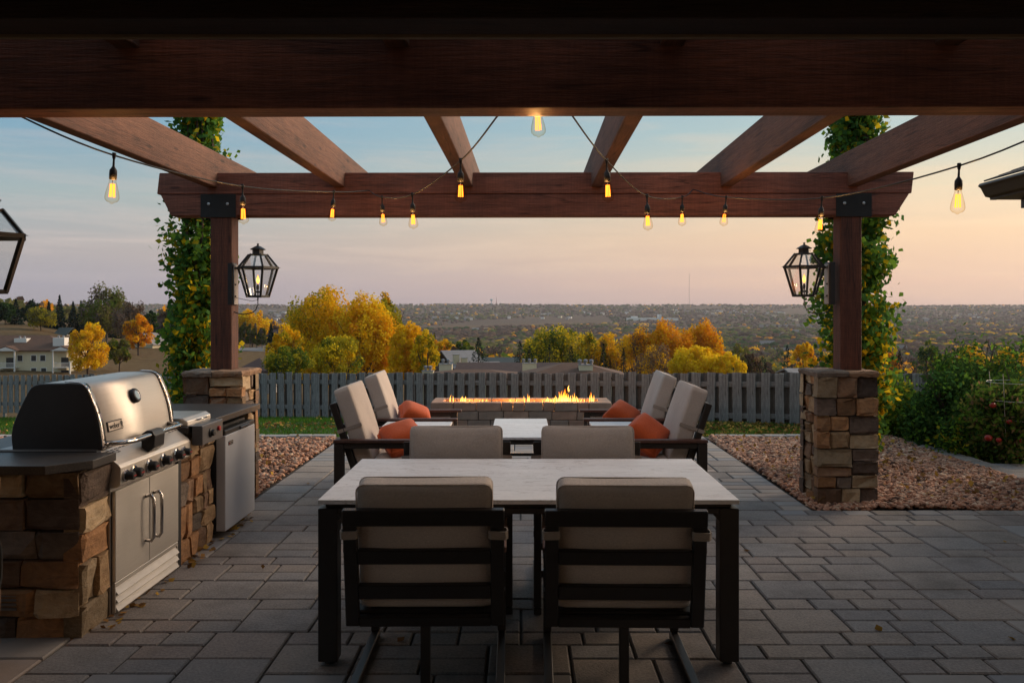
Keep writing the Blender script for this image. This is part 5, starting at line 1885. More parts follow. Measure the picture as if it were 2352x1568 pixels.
def bush(label, x, y, h, r, n, seed, pal=None, leaf=.06):
    rng = np.random.default_rng(seed); rnd = random.Random(seed)
    pal = pal or {'dgreen': .48, 'ivy': .28, 'green': .2, 'ygreen': .02, 'olive': .02}
    t = thing('garden_bush', label, 'bush', (x, y, tz(x, y)))
    b = MB()
    for k in range(9):
        a = rnd.uniform(0, 6.28); q = r * rnd.uniform(.3, .8)
        b.tube([Vector((0, 0, -.02)), Vector((q * .5 * math.cos(a), q * .5 * math.sin(a), h * .5)), Vector((q * math.cos(a), q * math.sin(a), h * rnd.uniform(.8, 1.02)))], [.012, .009, .003], 5)
    b.build('stems', M['bark'], t)
    keys = list(pal.keys()); w = np.array([pal[k] for k in keys]); w /= w.sum()
    ns = 150
    d = rng.normal(size=(ns, 3)); d[:, 2] = np.abs(d[:, 2]); d /= np.linalg.norm(d, axis=1)[:, None]
    q = rng.uniform(.5, 1.08, ns) ** .6
    C = d * q[:, None] * np.array([r, r, h * .95]); C[:, 2] = C[:, 2] * .9 + rng.uniform(0, .12, ns)
    low = rng.uniform(size=ns) < .3; C[low, 2] = rng.uniform(.05, .4, low.sum()) * h
    i = rng.integers(0, ns, n)
    pos = C[i] + rng.normal(0, .075, (n, 3)); pos[:, 2] = np.maximum(pos[:, 2], .02)
    V, F = leaf_quads(pos, leaf, .8, 1.5, .1)
    mi = rng.choice(len(keys), n, p=w)
    link('foliage', mesh_np('foliage', V, F, [LEAF[k] for k in keys], mi), None, t)
    return t


bush('leafy green bush beside the fence end, next to the aspen', 4.75, 11.3, 1.05, .55, 6500, 41, {'ivy': .5, 'green': .3, 'ygreen': .06, 'dgreen': .14})
bush('tall dark green bush rising highest in the vegetable bed', 5.7, 10.75, 1.36, .75, 11000, 42)
bush('dense dark bush directly behind the gravel edging', 5.25, 10.25, 1.02, .6, 9000, 43, {'dgreen': .62, 'ivyd': .2, 'ivy': .15, 'green': .03})
bush('broad green bush at the back corner of the vegetable bed', 6.5, 10.9, 1.34, .85, 9500, 44)
bush('low leafy plant at the corner of the gravel edging', 5.0, 9.55, .42, .30, 1500, 45, {'ivy': .4, 'dgreen': .4, 'ygreen': .2})
bush('dark bush behind the caged tomato plant', 5.95, 9.85, 1.08, .55, 6500, 46, {'dgreen': .6, 'ivyd': .25, 'green': .15})


def tomato_plant():
    x, y = 5.27, 9.12
    rng = np.random.default_rng(9); rnd = random.Random(9)
    t = thing('tomato_plant', 'sprawling tomato plant with ripe red fruit', 'plant', (x, y, tz(x, y)))
    b = MB()
    for k in range(7):
        a = rnd.uniform(0, 6.28); q = rnd.uniform(.1, .35)
        b.tube([Vector((0, 0, 0)), Vector((q * .5 * math.cos(a), q * .5 * math.sin(a), .4)), Vector((q * math.cos(a), q * math.sin(a), .85))], [.01, .008, .003], 5)
    b.build('stems', LEAF['olive'], t)
    n = 7500
    C = np.stack([rng.normal(0, .2, 110), rng.normal(0, .2, 110), rng.uniform(.05, .82, 110)], -1)
    i = rng.integers(0, 110, n)
    pos = C[i] + rng.normal(0, .06, (n, 3)); pos[:, 2] = np.maximum(pos[:, 2], .02)
    V, F = leaf_quads(pos, .055, 1, 1.6, .5)
    link('foliage', mesh_np('foliage', V, F, [LEAF['tomato'], LEAF['olive'], LEAF['dgreen'], LEAF['tan']], rng.choice(4, n, p=[.4, .25, .27, .08])), None, t)
    M['tomato_red'] = simple('ripe_tomato_skin', (0.3, 0.016, 0.01, 1), 0.3, 0.2, 10)
    for px, py, r in ((2280, 930, .034), (2270, 1005, .04), (2294, 1010, .03), (2318, 968, .03), (2342, 1012, .032), (2336, 1046, .036)):
        p = P(px, py, 8.9 + rnd.uniform(-.03, .06)) - Vector(t.location)
        MB().lathe([(0, -r * .85), (r * .6, -r * .72), (r * .97, -r * .15), (r * .93, r * .3), (r * .6, r * .7), (r * .2, r * .72), (0, r * .62)], 12, Matrix.Translation(p)).build('tomato', M['tomato_red'], t, smooth=True)
    c = thing('tomato_cage', 'galvanised wire cage round the tomato plant', 'cage', (x + .02, y - .02, 0))
    wire = simple('galvanised_wire', (0.42, 0.44, 0.44, 1), 0.4, 0.1, metal=0.7)
    for z, r in ((.83, .29), (.64, .27), (.44, .25)):
        MB().tube([(r * math.cos(2 * math.pi * k / 28), r * math.sin(2 * math.pi * k / 28), z) for k in range(28)], .0028, 5, closed=True).build('ring', wire, c)
    for k in range(4):
        a = .6 + k * math.pi / 2
        MB().tube([(.2 * math.cos(a), .2 * math.sin(a), -.1), (.29 * math.cos(a), .29 * math.sin(a), .93)], .0035, 5).build('upright_wire', wire, c)


tomato_plant()

# ------------------------------------------------------------------ trees beyond the fence
Y_ = {'yellow': .5, 'gold': .38, 'orange': .12}
YG = {'yellow': .34, 'gold': .2, 'ygreen': .36, 'green': .1}
GY = {'ygreen': .4, 'green': .35, 'yellow': .25}
OR = {'orange': .45, 'gold': .45, 'yellow': .1}
OL = {'olive': .5, 'green': .25, 'ygreen': .15, 'tan': .1}
BARE = {'grey': .5, 'tan': .32, 'brown': .18}
GR = {'green': .6, 'dgreen': .25, 'ygreen': .15}
DK = {'dgreen': .7, 'spruce': .3}

# big cottonwoods left of the chairs
tree('tall golden cottonwood, broadest of the cluster above the fence', 738, 657, 122, 205, {'yellow': .4, 'gold': .42, 'ygreen': .18}, 15000, 4.8, .12, 1.25, 110, nl=14)
tree('tall golden cottonwood in the middle of the cluster above the fence', 838, 672, 118, 190, {'yellow': .36, 'gold': .5, 'orange': .08, 'ygreen': .06}, 14000, 4.8, .12, 1.25, 100, nl=14)
tree('yellow-green cottonwood with the highest spires behind the golden cluster', 880, 655, 134, 115, {'ygreen': .55, 'green': .3, 'gold': .15}, 8500, 4.8, .2, 1.5, 64, nl=10)
tree('orange-yellow cottonwood with a rounded top at the cluster edge', 938, 738, 112, 118, {'gold': .55, 'yellow': .35, 'orange': .1}, 7500, 4.8, .1, 1.2, 56, nl=10)
tree('yellow-green cottonwood beside the townhouse chimney', 978, 752, 108, 80, {'ygreen': .5, 'yellow': .4, 'gold': .1}, 3600, 4.4, .08, 1.3, 32, nl=9)
tree('bright golden tree leaning out beside the curved road', 655, 742, 106, 105, {'gold': .5, 'yellow': .35, 'ygreen': .15}, 4600, 4.4, .1, 1.2, 38, nl=9)
tree('low green leafy tree beneath the golden cottonwoods', 662, 800, 92, 130, {'green': .5, 'ygreen': .4, 'dgreen': .1}, 4200, 4.4, .05, 1.0, 36, nl=8)
tree('olive-yellow tree low in the golden cluster behind the fence', 775, 762, 98, 130, {'ygreen': .55, 'yellow': .35, 'green': .1}, 4600, 4.4, .08, 1.1, 38, nl=10)
# left hillside
tree('round bright yellow tree beside the pale apartment block', 202, 736, 176, 98, {'yellow': .45, 'gold': .55}, 4800, 4.2, .1, 1.2, 40)
tree('small dark olive tree leaning on the dry slope', 274, 772, 192, 62, OL, 1900, 4.2, .18)
tree('large olive cottonwood towering over the hillside', 245, 657, 262, 130, {'olive': .6, 'green': .2, 'grey': .2}, 5200, 4.4, .1, 1.3, 46, bark='barkg', nl=14)
tree('half bare grey-tan tree below the large cottonwood', 300, 682, 250, 84, BARE, 2600, 3.4, .1, 1.3, 34, bark='barkg', nl=14)
tree('orange tree in front of the pale house on the slope', 318, 718, 232, 74, {'orange': .6, 'gold': .3, 'tan': .1}, 2800, 4.2, .1)
tree('yellow-olive tree among the dark spruces on the ridge', 94, 702, 272, 74, {'ygreen': .6, 'olive': .4}, 2600, 4.2, .1)
tree('dark round evergreen at the far end of the ridge', 12, 692, 285, 52, DK, 1900, 4.4, .05)
tree('dark bushy tree between the ridge spruces', 74, 690, 300, 56, DK, 1900, 4.4, .05)
tree('dark tree behind the aspen on the hillside', 345, 708, 275, 40, DK, 1300, 4.4, .05)
for px, yt, w, lab in ((36, 686, 40, 'broad dark spruce on the ridge beside the round evergreen'), (112, 692, 28, 'slim dark spruce beside the yellow-olive tree'), (137, 677, 34, 'tallest dark spruce on the ridge'),
                       (168, 692, 34, 'dark spruce behind the round yellow tree'), (186, 690, 32, 'dark spruce close to the large olive cottonwood'), (212, 702, 34, 'dark spruce under the large olive cottonwood'), (262, 735, 38, 'short dark spruce behind the bare tree')):
    spruce(lab, px, yt, 292, w, 1000, 5.6)
# between the post and the golden cluster
for k, (px, yt) in enumerate(((548, 742), (561, 734), (575, 737), (589, 740), (602, 748))):
    tree('grey-green upright poplar in the row beside the road', px, yt, 318, 22, {'olive': .6, 'green': .25, 'grey': .15}, 900, 4.0, .05, 2.2, 18, name='poplar_tree', group='poplars in the row beside the road', bark='barkg', nl=4)
tree('yellow tree rising behind the row of poplars', 580, 706, 350, 96, {'gold': .6, 'yellow': .4}, 2600, 4.4, .1)
spruce('dark spruce beside the row of poplars', 622, 742, 290, 30, 800, 5.6)
# right of the cluster
tree('orange and green tree behind the grey townhouse roof', 1018, 765, 240, 64, {'gold': .5, 'orange': .25, 'ygreen': .25}, 2000, 4.4, .08)
tree('rounded green tree behind the grey townhouse roof', 1066, 770, 265, 58, GR, 1800, 4.4, .05)
spruce('tall dark spruce standing among the townhouse roofs', 1099, 775, 138, 58, 2400, 5.2)
spruce('dark spruce behind the golden tree edge', 998, 765, 250, 26, 700, 5.6)
tree('broad yellow-green cottonwood behind the spruces', 1282, 749, 205, 165, {'ygreen': .45, 'yellow': .3, 'green': .2, 'gold': .05}, 8500, 4.8, .1, 1.3, 80)
tree('green cottonwood left of the broad yellow-green one', 1228, 768, 215, 70, GY, 2200, 4.4, .08, 1.3)
tree('slim golden cottonwood beside the broad yellow-green one', 1352, 762, 210, 80, YG, 2000, 4.4, .08, 1.6)
tree('tawny golden cottonwood between green and orange groups', 1402, 758, 205, 104, {'gold': .45, 'yellow': .2, 'tan': .2, 'ygreen': .15}, 3000, 4.4, .08, 1.6)
tree('orange cottonwood at the start of the orange group', 1468, 752, 190, 112, {'gold': .6, 'orange': .25, 'tan': .15}, 3400, 4.4, .08, 1.6, 40)
tree('largest flame-orange cottonwood with upright plumes', 1536, 737, 186, 140, {'orange': .62, 'gold': .38}, 8500, 4.6, .06, 1.5, 80)
tree('flame-orange cottonwood sloping down at the group end', 1612, 742, 190, 124, {'orange': .6, 'gold': .4}, 7500, 4.6, .06, 1.5, 70)
tree('bare pinkish tree in front of the orange group', 1508, 790, 146, 110, {'tan': .5, 'grey': .35, 'gold': .15}, 2400, 3.4, .05, 1.3, 34, bark='barkg', nl=16)
tree('bright lemon-yellow tree in front of the orange group', 1598, 797, 126, 132, {'yellow': .75, 'gold': .25}, 6500, 4.6, .06, 1.2, 60)
tree('low bright yellow tree at the end of the fence view', 1672, 812, 124, 96, {'yellow': .75, 'gold': .25}, 3000, 4.2, .05, 1.2, 30)
for px, yt, w, d, lab in ((1194, 783, 44, 178, 'dark spruce left of the spruce group behind the dark roof'), (1216, 795, 40, 172, 'short dark spruce beside the pale chimney'), (1262, 790, 46, 176, 'dark spruce in the middle of the spruce group'),
                          (1312, 796, 44, 172, 'dark spruce above the brown hip roof'), (1386, 788, 30, 160, 'narrow dark spruce right of the brown hip roof'), (1432, 800, 24, 165, 'thin dark spruce before the orange group')):
    spruce(lab, px, yt, d, w, 1100, 5.4)
# right side of the view
tree('golden tree just left of the right-hand post', 1848, 780, 172, 64, {'gold': .6, 'orange': .2, 'yellow': .2}, 2600, 4.2, .06, 1.2)
spruce('pointed dark spruce left of the golden tree by the post', 1808, 793, 200, 36, 1000, 5.4)
spruce('broad dark spruce near the white shed roof', 1752, 818, 150, 62, 1300, 5.4)
tree('brown half bare tree beyond the fence on the right', 1722, 806, 230, 66, {'brown': .5, 'tan': .3, 'olive': .2}, 1600, 4.2, .08)
tree('olive tree beyond the fence near the pointed spruce', 1700, 778, 330, 60, OL, 1300, 4.4, .08)
tree('rust-orange tree seen between aspen and garden bush', 2040, 800, 190, 66, {'orange': .5, 'tan': .3, 'brown': .2}, 2000, 4.2, .06)
spruce('dark spruce seen between aspen and garden bush', 2066, 806, 165, 34, 900, 5.4)
tree('yellow tree peeping over the top of the garden bushes', 2232, 786, 190, 70, {'gold': .5, 'yellow': .5}, 2000, 4.2, .06)
tree('second yellow tree over the garden bushes, nearer the house wing', 2322, 792, 180, 80, {'gold': .5, 'yellow': .5}, 2200, 4.2, .06)
tree('green tree over the garden bushes', 2130, 778, 260, 70, GR, 1600, 4.4, .06)


# the wooded valley beyond: one mass
def build_forest():
    pals = [('brown', .26), ('grey', .10), ('olive', .24), ('green', .08), ('dgreen', .12), ('orange', .06), ('gold', .08), ('tan', .06)]
    keys = [p[0] for p in pals]; w = np.array([p[1] for p in pals]); w /= w.sum()
    rng = np.random.default_rng(77)
    # near woods: leaf clumps
    N = 4000
    d = np.exp(rng.uniform(math.log(330), math.log(1300), N)); px = rng.uniform(-150, 2500, N)
    x = (px - VPX) * d / FPX
    hill = (px < 380) & (d < 520)
    keep = ~hill & ~((px < 700) & (px > 520) & (d < 420))
    d, x, px = d[keep], x[keep], px[keep]; N = len(d)
    g = terr(x, d)
    h = rng.uniform(6.5, 14, N) * (1 + .15 * (d > 700)); r = h * rng.uniform(.38, .62, N)
    kind = rng.choice(len(keys), N, p=w)
    # patches of one kind
    patch = np.sin(x * .013 + 2) * np.cos(d * .006 + 1)
    kind = np.where((patch > .55) & (rng.uniform(size=N) < .6), keys.index('brown'), kind)
    pt = np.sin(x * .031 + 4) * np.cos(d * .017 + 2)
    kind = np.where((pt > .5) & (rng.uniform(size=N) < .32), np.where(rng.uniform(size=N) < .6, keys.index('gold'), keys.index('orange')), kind)
    kind = np.where((pt < -.55) & (rng.uniform(size=N) < .6), keys.index('dgreen'), kind)
    q = 75
    dirs = rng.normal(size=(N, q, 3)); dirs /= np.linalg.norm(dirs, axis=2)[..., None]
    lump = 1 + .28 * np.sin(dirs[..., 0] * 5 + rng.uniform(0, 6, (N, 1))) * np.cos(dirs[..., 2] * 4 + rng.uniform(0, 6, (N, 1)))
    rad = rng.uniform(.45, 1, (N, q)) ** .5 * lump
    pos = dirs * rad[..., None]
    con = np.isin(kind, [keys.index('dgreen')])
    taper = np.where(con[:, None], np.clip(.95 - pos[..., 2] * .75, .06, 1.6) * .55, 1.0)
    pos[..., 0] *= r[:, None] * taper; pos[..., 1] *= r[:, None] * taper; pos[..., 2] = pos[..., 2] * (h * .5)[:, None] + (h * .5)[:, None]
    pos += np.stack([x, d, g], -1)[:, None, :]
    V, F = leaf_quads(pos.reshape(-1, 3), np.repeat(r * .52, q))
    o = link('distant_woodland', mesh_np('distant_woodland', V, F, [LEAF[k] for k in keys], np.repeat(kind, q)))
    tag(o, 'autumn woodland covering the valley floor', 'woodland', kind='stuff')
    # far woods: small lumpy crowns
    phi = (1 + 5 ** .5) / 2
    iv = np.array([(-1, phi, 0), (1, phi, 0), (-1, -phi, 0), (1, -phi, 0), (0, -1, phi), (0, 1, phi), (0, -1, -phi), (0, 1, -phi), (phi, 0, -1), (phi, 0, 1), (-phi, 0, -1), (-phi, 0, 1)]) / 1.9
    itf = np.array([(0, 11, 5), (0, 5, 1), (0, 1, 7), (0, 7, 10), (0, 10, 11), (1, 5, 9), (5, 11, 4), (11, 10, 2), (10, 7, 6), (7, 1, 8), (3, 9, 4), (3, 4, 2), (3, 2, 6), (3, 6, 8), (3, 8, 9), (4, 9, 5), (2, 4, 11), (6, 2, 10), (8, 6, 7), (9, 8, 1)])
    N = 24000
    d = np.exp(rng.uniform(math.log(1150), math.log(6900), N)); px = rng.uniform(-100, 2450, N)
    x = (px - VPX) * d / FPX
    clear = np.sin(x * .0021 + 1.1) * np.cos(d * .0017 + .4) + .5 * np.sin(x * .0057 - d * .003)
    keep = (clear < .62) | (d > 6200)
    d, x = d[keep], x[keep]; N = len(d)
    g = terr(x, d)
    h = rng.uniform(6, 13, N); r = h * rng.uniform(.5, 1.3, N)
    w2 = w * np.array([1.3, 1.2, 1.1, .9, 1, .35, .3, 1]); w2 /= w2.sum()
    kind = rng.choice(len(keys), N, p=w2)
    patch = np.sin(x * .004 + 2) * np.cos(d * .002 + 1)
    kind = np.where((patch > .2) & (rng.uniform(size=N) < .7), keys.index('brown'), kind)
    kind = np.where((patch < -.45) & (rng.uniform(size=N) < .45), keys.index('olive'), kind)
    pt = np.sin(x * .009 + 4) * np.cos(d * .005 + 2)
    kind = np.where((pt > .6) & (rng.uniform(size=N) < .15), keys.index('gold'), kind)
    kind = np.where((pt < -.6) & (rng.uniform(size=N) < .6), keys.index('dgreen'), kind)
    jit = rng.uniform(.6, 1.3, (N, 12, 3))
    v = iv[None] * jit * np.stack([r, r, h * .55], -1)[:, None, :]
    V = (v + np.stack([x, d, g + h * .45], -1)[:, None, :]).reshape(-1, 3)
    F = (itf[None] + (np.arange(N) * 12)[:, None, None]).reshape(-1, 3)
    o = link('far_woodland', mesh_np('far_woodland', V, F, [LEAF[k] for k in keys], np.repeat(kind, 20)))
    tag(o, 'far brown woodland on the opposite valley side', 'woodland', kind='stuff')


build_forest()

# ------------------------------------------------------------------ houses beyond the fence
M['roof_brown'] = simple('brown_shingle_roof', (0.10, 0.052, 0.033, 1), 0.95, 0.25, 1.5, 0.4, 8)
M['roof_maroon'] = simple('dark_maroon_roof', (0.055, 0.034, 0.032, 1), 0.95, 0.25, 1.5, 0.3, 8)
M['roof_grey'] = simple('weathered_grey_roof', (0.20, 0.19, 0.19, 1), 0.9, 0.2, 1.5, 0.3, 8)
M['roof_teal'] = simple('dark_teal_roof', (0.035, 0.05, 0.052, 1), 0.9, 0.2)
M['wall_cream'] = simple('cream_siding', (0.58, 0.52, 0.36, 1), 0.8, 0.06, 2)
M['wall_white'] = simple('white_siding', (0.66, 0.65, 0.62, 1), 0.7, 0.05, 2)
M['wall_brown'] = simple('brown_siding', (0.07, 0.038, 0.03, 1), 0.85, 0.2, 2)
M['wall_grey'] = simple('grey_siding', (0.26, 0.25, 0.24, 1), 0.85, 0.1, 2)
M['window'] = simple('dark_window_glass', (0.035, 0.04, 0.045, 1), 0.15, 0.2)
M['flue'] = simple('metal_flue_cap', (0.28, 0.28, 0.29, 1), 0.4, 0.2, metal=0.5)


def roof_hip(b, w, d, ze, rise, over=.5, ridge=None, th=.18):
    W, D = w / 2 + over, d / 2 + over
    rl = (w - d) / 2 if ridge is None else ridge
    rl = max(rl, .05)
    V = [(-W, -D, ze), (W, -D, ze), (W, D, ze), (-W, D, ze), (-rl, 0, ze + rise), (rl, 0, ze + rise)]
    V += [(-W, -D, ze - th), (W, -D, ze - th), (W, D, ze - th), (-W, D, ze - th)]
    b.add(V, [(0, 1, 5, 4), (1, 2, 5), (2, 3, 4, 5), (3, 0, 4), (6, 7, 1, 0), (7, 8, 2, 1), (8, 9, 3, 2), (9, 6, 0, 3), (9, 8, 7, 6)])


def roof_gable(b, w, d, ze, rise, over=.4, th=.2):
    W, D = w / 2 + over, d / 2 + over
    V = [(-W, -D, ze), (W, -D, ze), (W, D, ze), (-W, D, ze), (-W, 0, ze + rise), (W, 0, ze + rise)]
    V += [(x, y, z - th) for x, y, z in V]
    b.add(V, [(0, 1, 5, 4), (3, 4, 5, 2), (6, 10, 11, 7), (9, 8, 11, 10), (0, 6, 7, 1), (2, 8, 9, 3), (0, 4, 10, 6), (4, 3, 9, 10), (1, 7, 11, 5), (5, 11, 8, 2)])


def chimney(parent, x, y, z0, z1, w, d, flues=2):
    c = MB().box(x - w / 2, x + w / 2, y - d / 2, y + d / 2, z0, z1).build('chimney', M['wall_cream'], parent)
    MB().box(x - w / 2 - .06, x + w / 2 + .06, y - d / 2 - .06, y + d / 2 + .06, z1 + .001, z1 + .07).build('chimney_crown', M['flue'], c)
    for k in range(flues):
        fx = x + (k - (flues - 1) / 2) * w * .42
        MB().lathe([(.14, z1 + .07), (.14, z1 + .28), (.24, z1 + .30), (.24, z1 + .40), (.17, z1 + .43), (.17, z1 + .5), (.27, z1 + .52), (0, z1 + .62)], 12, Matrix.Translation((fx, y + (k % 2) * .12, 0))).build('flue_cap', M['flue'], c)
    return c


def house(label, px, ye, d, wpx, depth, rise_px, roof, wall, kind='hip', rz=0.0, chim=(), win=0, name='townhouse', group=None, ridge=None, floors=1):
    if d is None: d = ground_at(px, ye + 9, 330)
    x = (px - VPX) * d / FPX
    g = tz(x, d); ze = CAMH - (ye - VPY) * d / FPX
    w = wpx * d / FPX; rise = rise_px * d / FPX
    if ze - g < 2.4: g = ze - 2.6
    t = thing(name, label, 'house', (x, d, g), rz, group)
    hz = ze - g
    q = .25
    MB().box(-w / 2 + q, w / 2 - q, -depth / 2 + q, depth / 2 - q, -1.5, hz - .05).build('wall', M[wall], t)
    rb = MB()
    if kind == 'hip': roof_hip(rb, w - .6, depth, hz, rise, .3, ridge)
    else: roof_gable(rb, w - .6, depth, hz, rise)
    rf = rb.build('roof', M[roof], t)
    for (cpx, top_y, bot_y, cw, dy, fl) in chim:
        cx = (cpx - VPX) * (d + dy) / FPX - x
        z1 = CAMH - (top_y - VPY) * (d + dy) / FPX - g; z0 = CAMH - (bot_y - VPY) * (d + dy) / FPX - g - .6
        chimney(rf, cx, dy, z0, z1, cw, 1.0, fl)
    for k in range(win):
        wx = (k + .5) / win * (w - 2) - (w - 2) / 2
        for f in range(floors):
            zz = hz - 1.6 - f * 2.7
            wd = MB().box(wx - .5, wx + .5, -depth / 2 + q - .06, -depth / 2 + q - .01, zz - .55, zz + .55).build('window', M['wall_white'], t)
            MB().box(wx - .42, wx + .42, -depth / 2 + q - .08, -depth / 2 + q - .062, zz - .47, zz + .47).build('pane', M['window'], wd)
    return t


house('brown hip-roofed townhouse with a pale chimney, nearest behind the fence', 1318, 859, 92, 240, 9, 27, 'roof_brown', 'wall_cream', chim=[(1345, 838, 856, 1.45, -2.2, 3)], ridge=.9)
house('low brown-roofed townhouse wing with pale chimney beside the golden trees', 1085, 862, 95, 250, 8, 14, 'roof_brown', 'wall_cream', chim=[(983, 852, 862, 1.2, 0, 2), (1024, 836, 852, 1.5, 5, 2)])
house('dark maroon roofed townhouse with a pale chimney behind the brown roofs', 1196, 852, 120, 290, 10, 20, 'roof_maroon', 'wall_brown', kind='gable', chim=[(1216, 834, 848, 1.9, -4.5, 3)])
house('grey stepped-roof townhouse beside the tall spruce', 1052, 838, 150, 78, 16, 34, 'roof_grey', 'wall_brown', kind='gable', rz=.35, chim=[(1018, 814, 830, .9, -6, 0), (1032, 822, 836, .9, -7, 0)])
house('grey roof end beyond the tall spruce', 1126, 846, 146, 40, 8, 16, 'roof_grey', 'wall_brown', kind='gable', rz=.3)
house('dark teal roofed building behind the maroon roof', 1152, 832, 190, 84, 10, 12, 'roof_teal', 'wall_grey', kind='gable')
house('dark grey roofed bungalow below the curved road', 596, 848, 150, 80, 8, 26, 'roof_maroon', 'wall_grey', kind='hip')
house('dark brick house beside the golden cottonwood, upper part only', 640, 772, 330, 36, 9, 16, 'roof_maroon', 'wall_brown', kind='gable', win=2, name='far_house')
house('pale house half hidden behind the hillside orange tree', 342, 790, 262, 46, 9, 26, 'roof_grey', 'wall_cream', kind='gable', rz=1.2, name='far_house')
house('dark cottage under the ridge spruces', 152, 768, 272, 30, 7, 16, 'roof_teal', 'wall_grey', kind='gable', name='far_house')
house('white roofed shed behind the fence left of the pillar', 1828, 858, 118, 52, 7, 13, 'roof_grey', 'wall_white', kind='gable', name='shed')
house('white flat house among trees left of the right-hand post', 1762, 790, None, 34, 10, 8, 'roof_grey', 'wall_white', kind='gable', win=2, name='far_house')
house('grey house roof among dark spruces left of the post', 1790, 812, None, 44, 10, 14, 'roof_grey', 'wall_grey', kind='gable', name='far_house')
house('pale roofed house between aspen and garden bush', 2062, 806, None, 40, 9, 14, 'roof_grey', 'wall_white', kind='gable', name='far_house')


def apartment():
    d = 184.0
    c = P(40, 858, d)
    x, g = c.x, tz(c.x, d)
    t = thing('apartment_block', 'pale yellow two-storey apartment block with brown roof and white balconies', 'building', (x, d, g), R(5))
    def Z(y): return CAMH - (y - VPY) * d / FPX - g
    ze = Z(804)
    s = d / FPX
    xr = (157 - 40) * s; xl = (-120 - 40) * s
    MB().box(xl, xr - .8, 0, 13, -1.0, ze - .02).build('wall', M['wall_cream'], t)
    rb = MB()
    W0, W1 = xl - .6, xr - .2
    zr = Z(772)
    V = [(W0, -.7, ze), (W1, -.7, ze), (W1, 13.7, ze), (W0, 13.7, ze), (W0 + 5, 6.5, zr), (W1 - 7, 6.5, zr)]
    V += [(a, b, ze - .22) for a, b, q in V[:4]]
    rb.add(V, [(0, 1, 5, 4), (1, 2, 5), (2, 3, 4, 5), (3, 0, 4), (6, 7, 1, 0), (7, 8, 2, 1), (8, 9, 3, 2), (9, 6, 0, 3), (9, 8, 7, 6)])
    rf = rb.build('roof', M['roof_brown'], t)
    for px, yt, yb, w in ((125, 776, 800, 2.4), (31, 778, 788, 2.6)):
        cx = (px - 40) * s
        cc = MB().box(cx - w / 2, cx + w / 2, 3.0 if px < 100 else 1.2, 5 if px < 100 else 3.4, ze - .2, Z(yt)).build('chimney', M['wall_white'], rf)
        for k in (-.5, .5):
            MB().lathe([(.2, Z(yt)), (.2, Z(yt) + .3), (.32, Z(yt) + .33), (0, Z(yt) + .5)], 10, Matrix.Translation((cx + k, 2.5 if px > 100 else 4, 0))).build('flue_cap', M['flue'], cc)
    for fl in (0, 1):
        for px in (46, 76, 96) if fl == 0 else (76, 98):
            wx = (px - 40) * s
            zz = Z(830) - fl * 2.75 + .7
            f = MB().box(wx - .62, wx + .62, -.07, -.012, zz - .72, zz + .72).build('window', M['wall_white'], t)
            MB().box(wx - .5, wx + .5, -.10, -.072, zz - .6, zz + .6).build('pane', M['window'], f)
    for px in (24, 145):
        bx = (px - 40) * s
        hw = 1.75
        for fl in (0, 1):
            zf = Z(843) - fl * 2.75
            bl = MB().box(bx - hw, bx + hw, -1.8, -.01, zf - .12, zf).build('balcony', M['wall_white'], t)
            r = MB()
            r.box(bx - hw, bx + hw, -1.8, -1.72, zf + .95, zf + 1.03)
            k = bx - hw
            while k < bx + hw:
                r.box(k, k + .05, -1.79, -1.74, zf, zf + .95); k += .22
            for sx in (-1, 1): r.box(*sorted((bx + sx * hw, bx + sx * (hw - .08))), -1.8, -.02, zf + .95, zf + 1.03)
            r.build('railing', M['wall_white'], bl)
            MB().box(bx - .8, bx + .8, -.05, -.012, zf + .02, zf + 2.05).build('glass_door', M['window'], bl)
        for sx in (-1, 1):
            MB().box(bx + sx * hw - .13, bx + sx * hw + .13, -1.85, -1.6, -1.0, ze - .05).build('column', M['wall_white'], t)
        gb = MB(); gb.prism([(bx - hw - .5, ze - .1), (bx + hw + .5, ze - .1), (bx, ze + .75)], 'y', -2.1, -.6)
        gb.build('gable', M['wall_white'], t)
        g2 = MB(); g2.prism([(bx - hw - .7, ze - .02), (bx + hw + .7, ze - .02), (bx, ze + .98)], 'y', -2.05, 2.5)
        g2.build('gable_roof', M['roof_brown'], rf)


apartment()


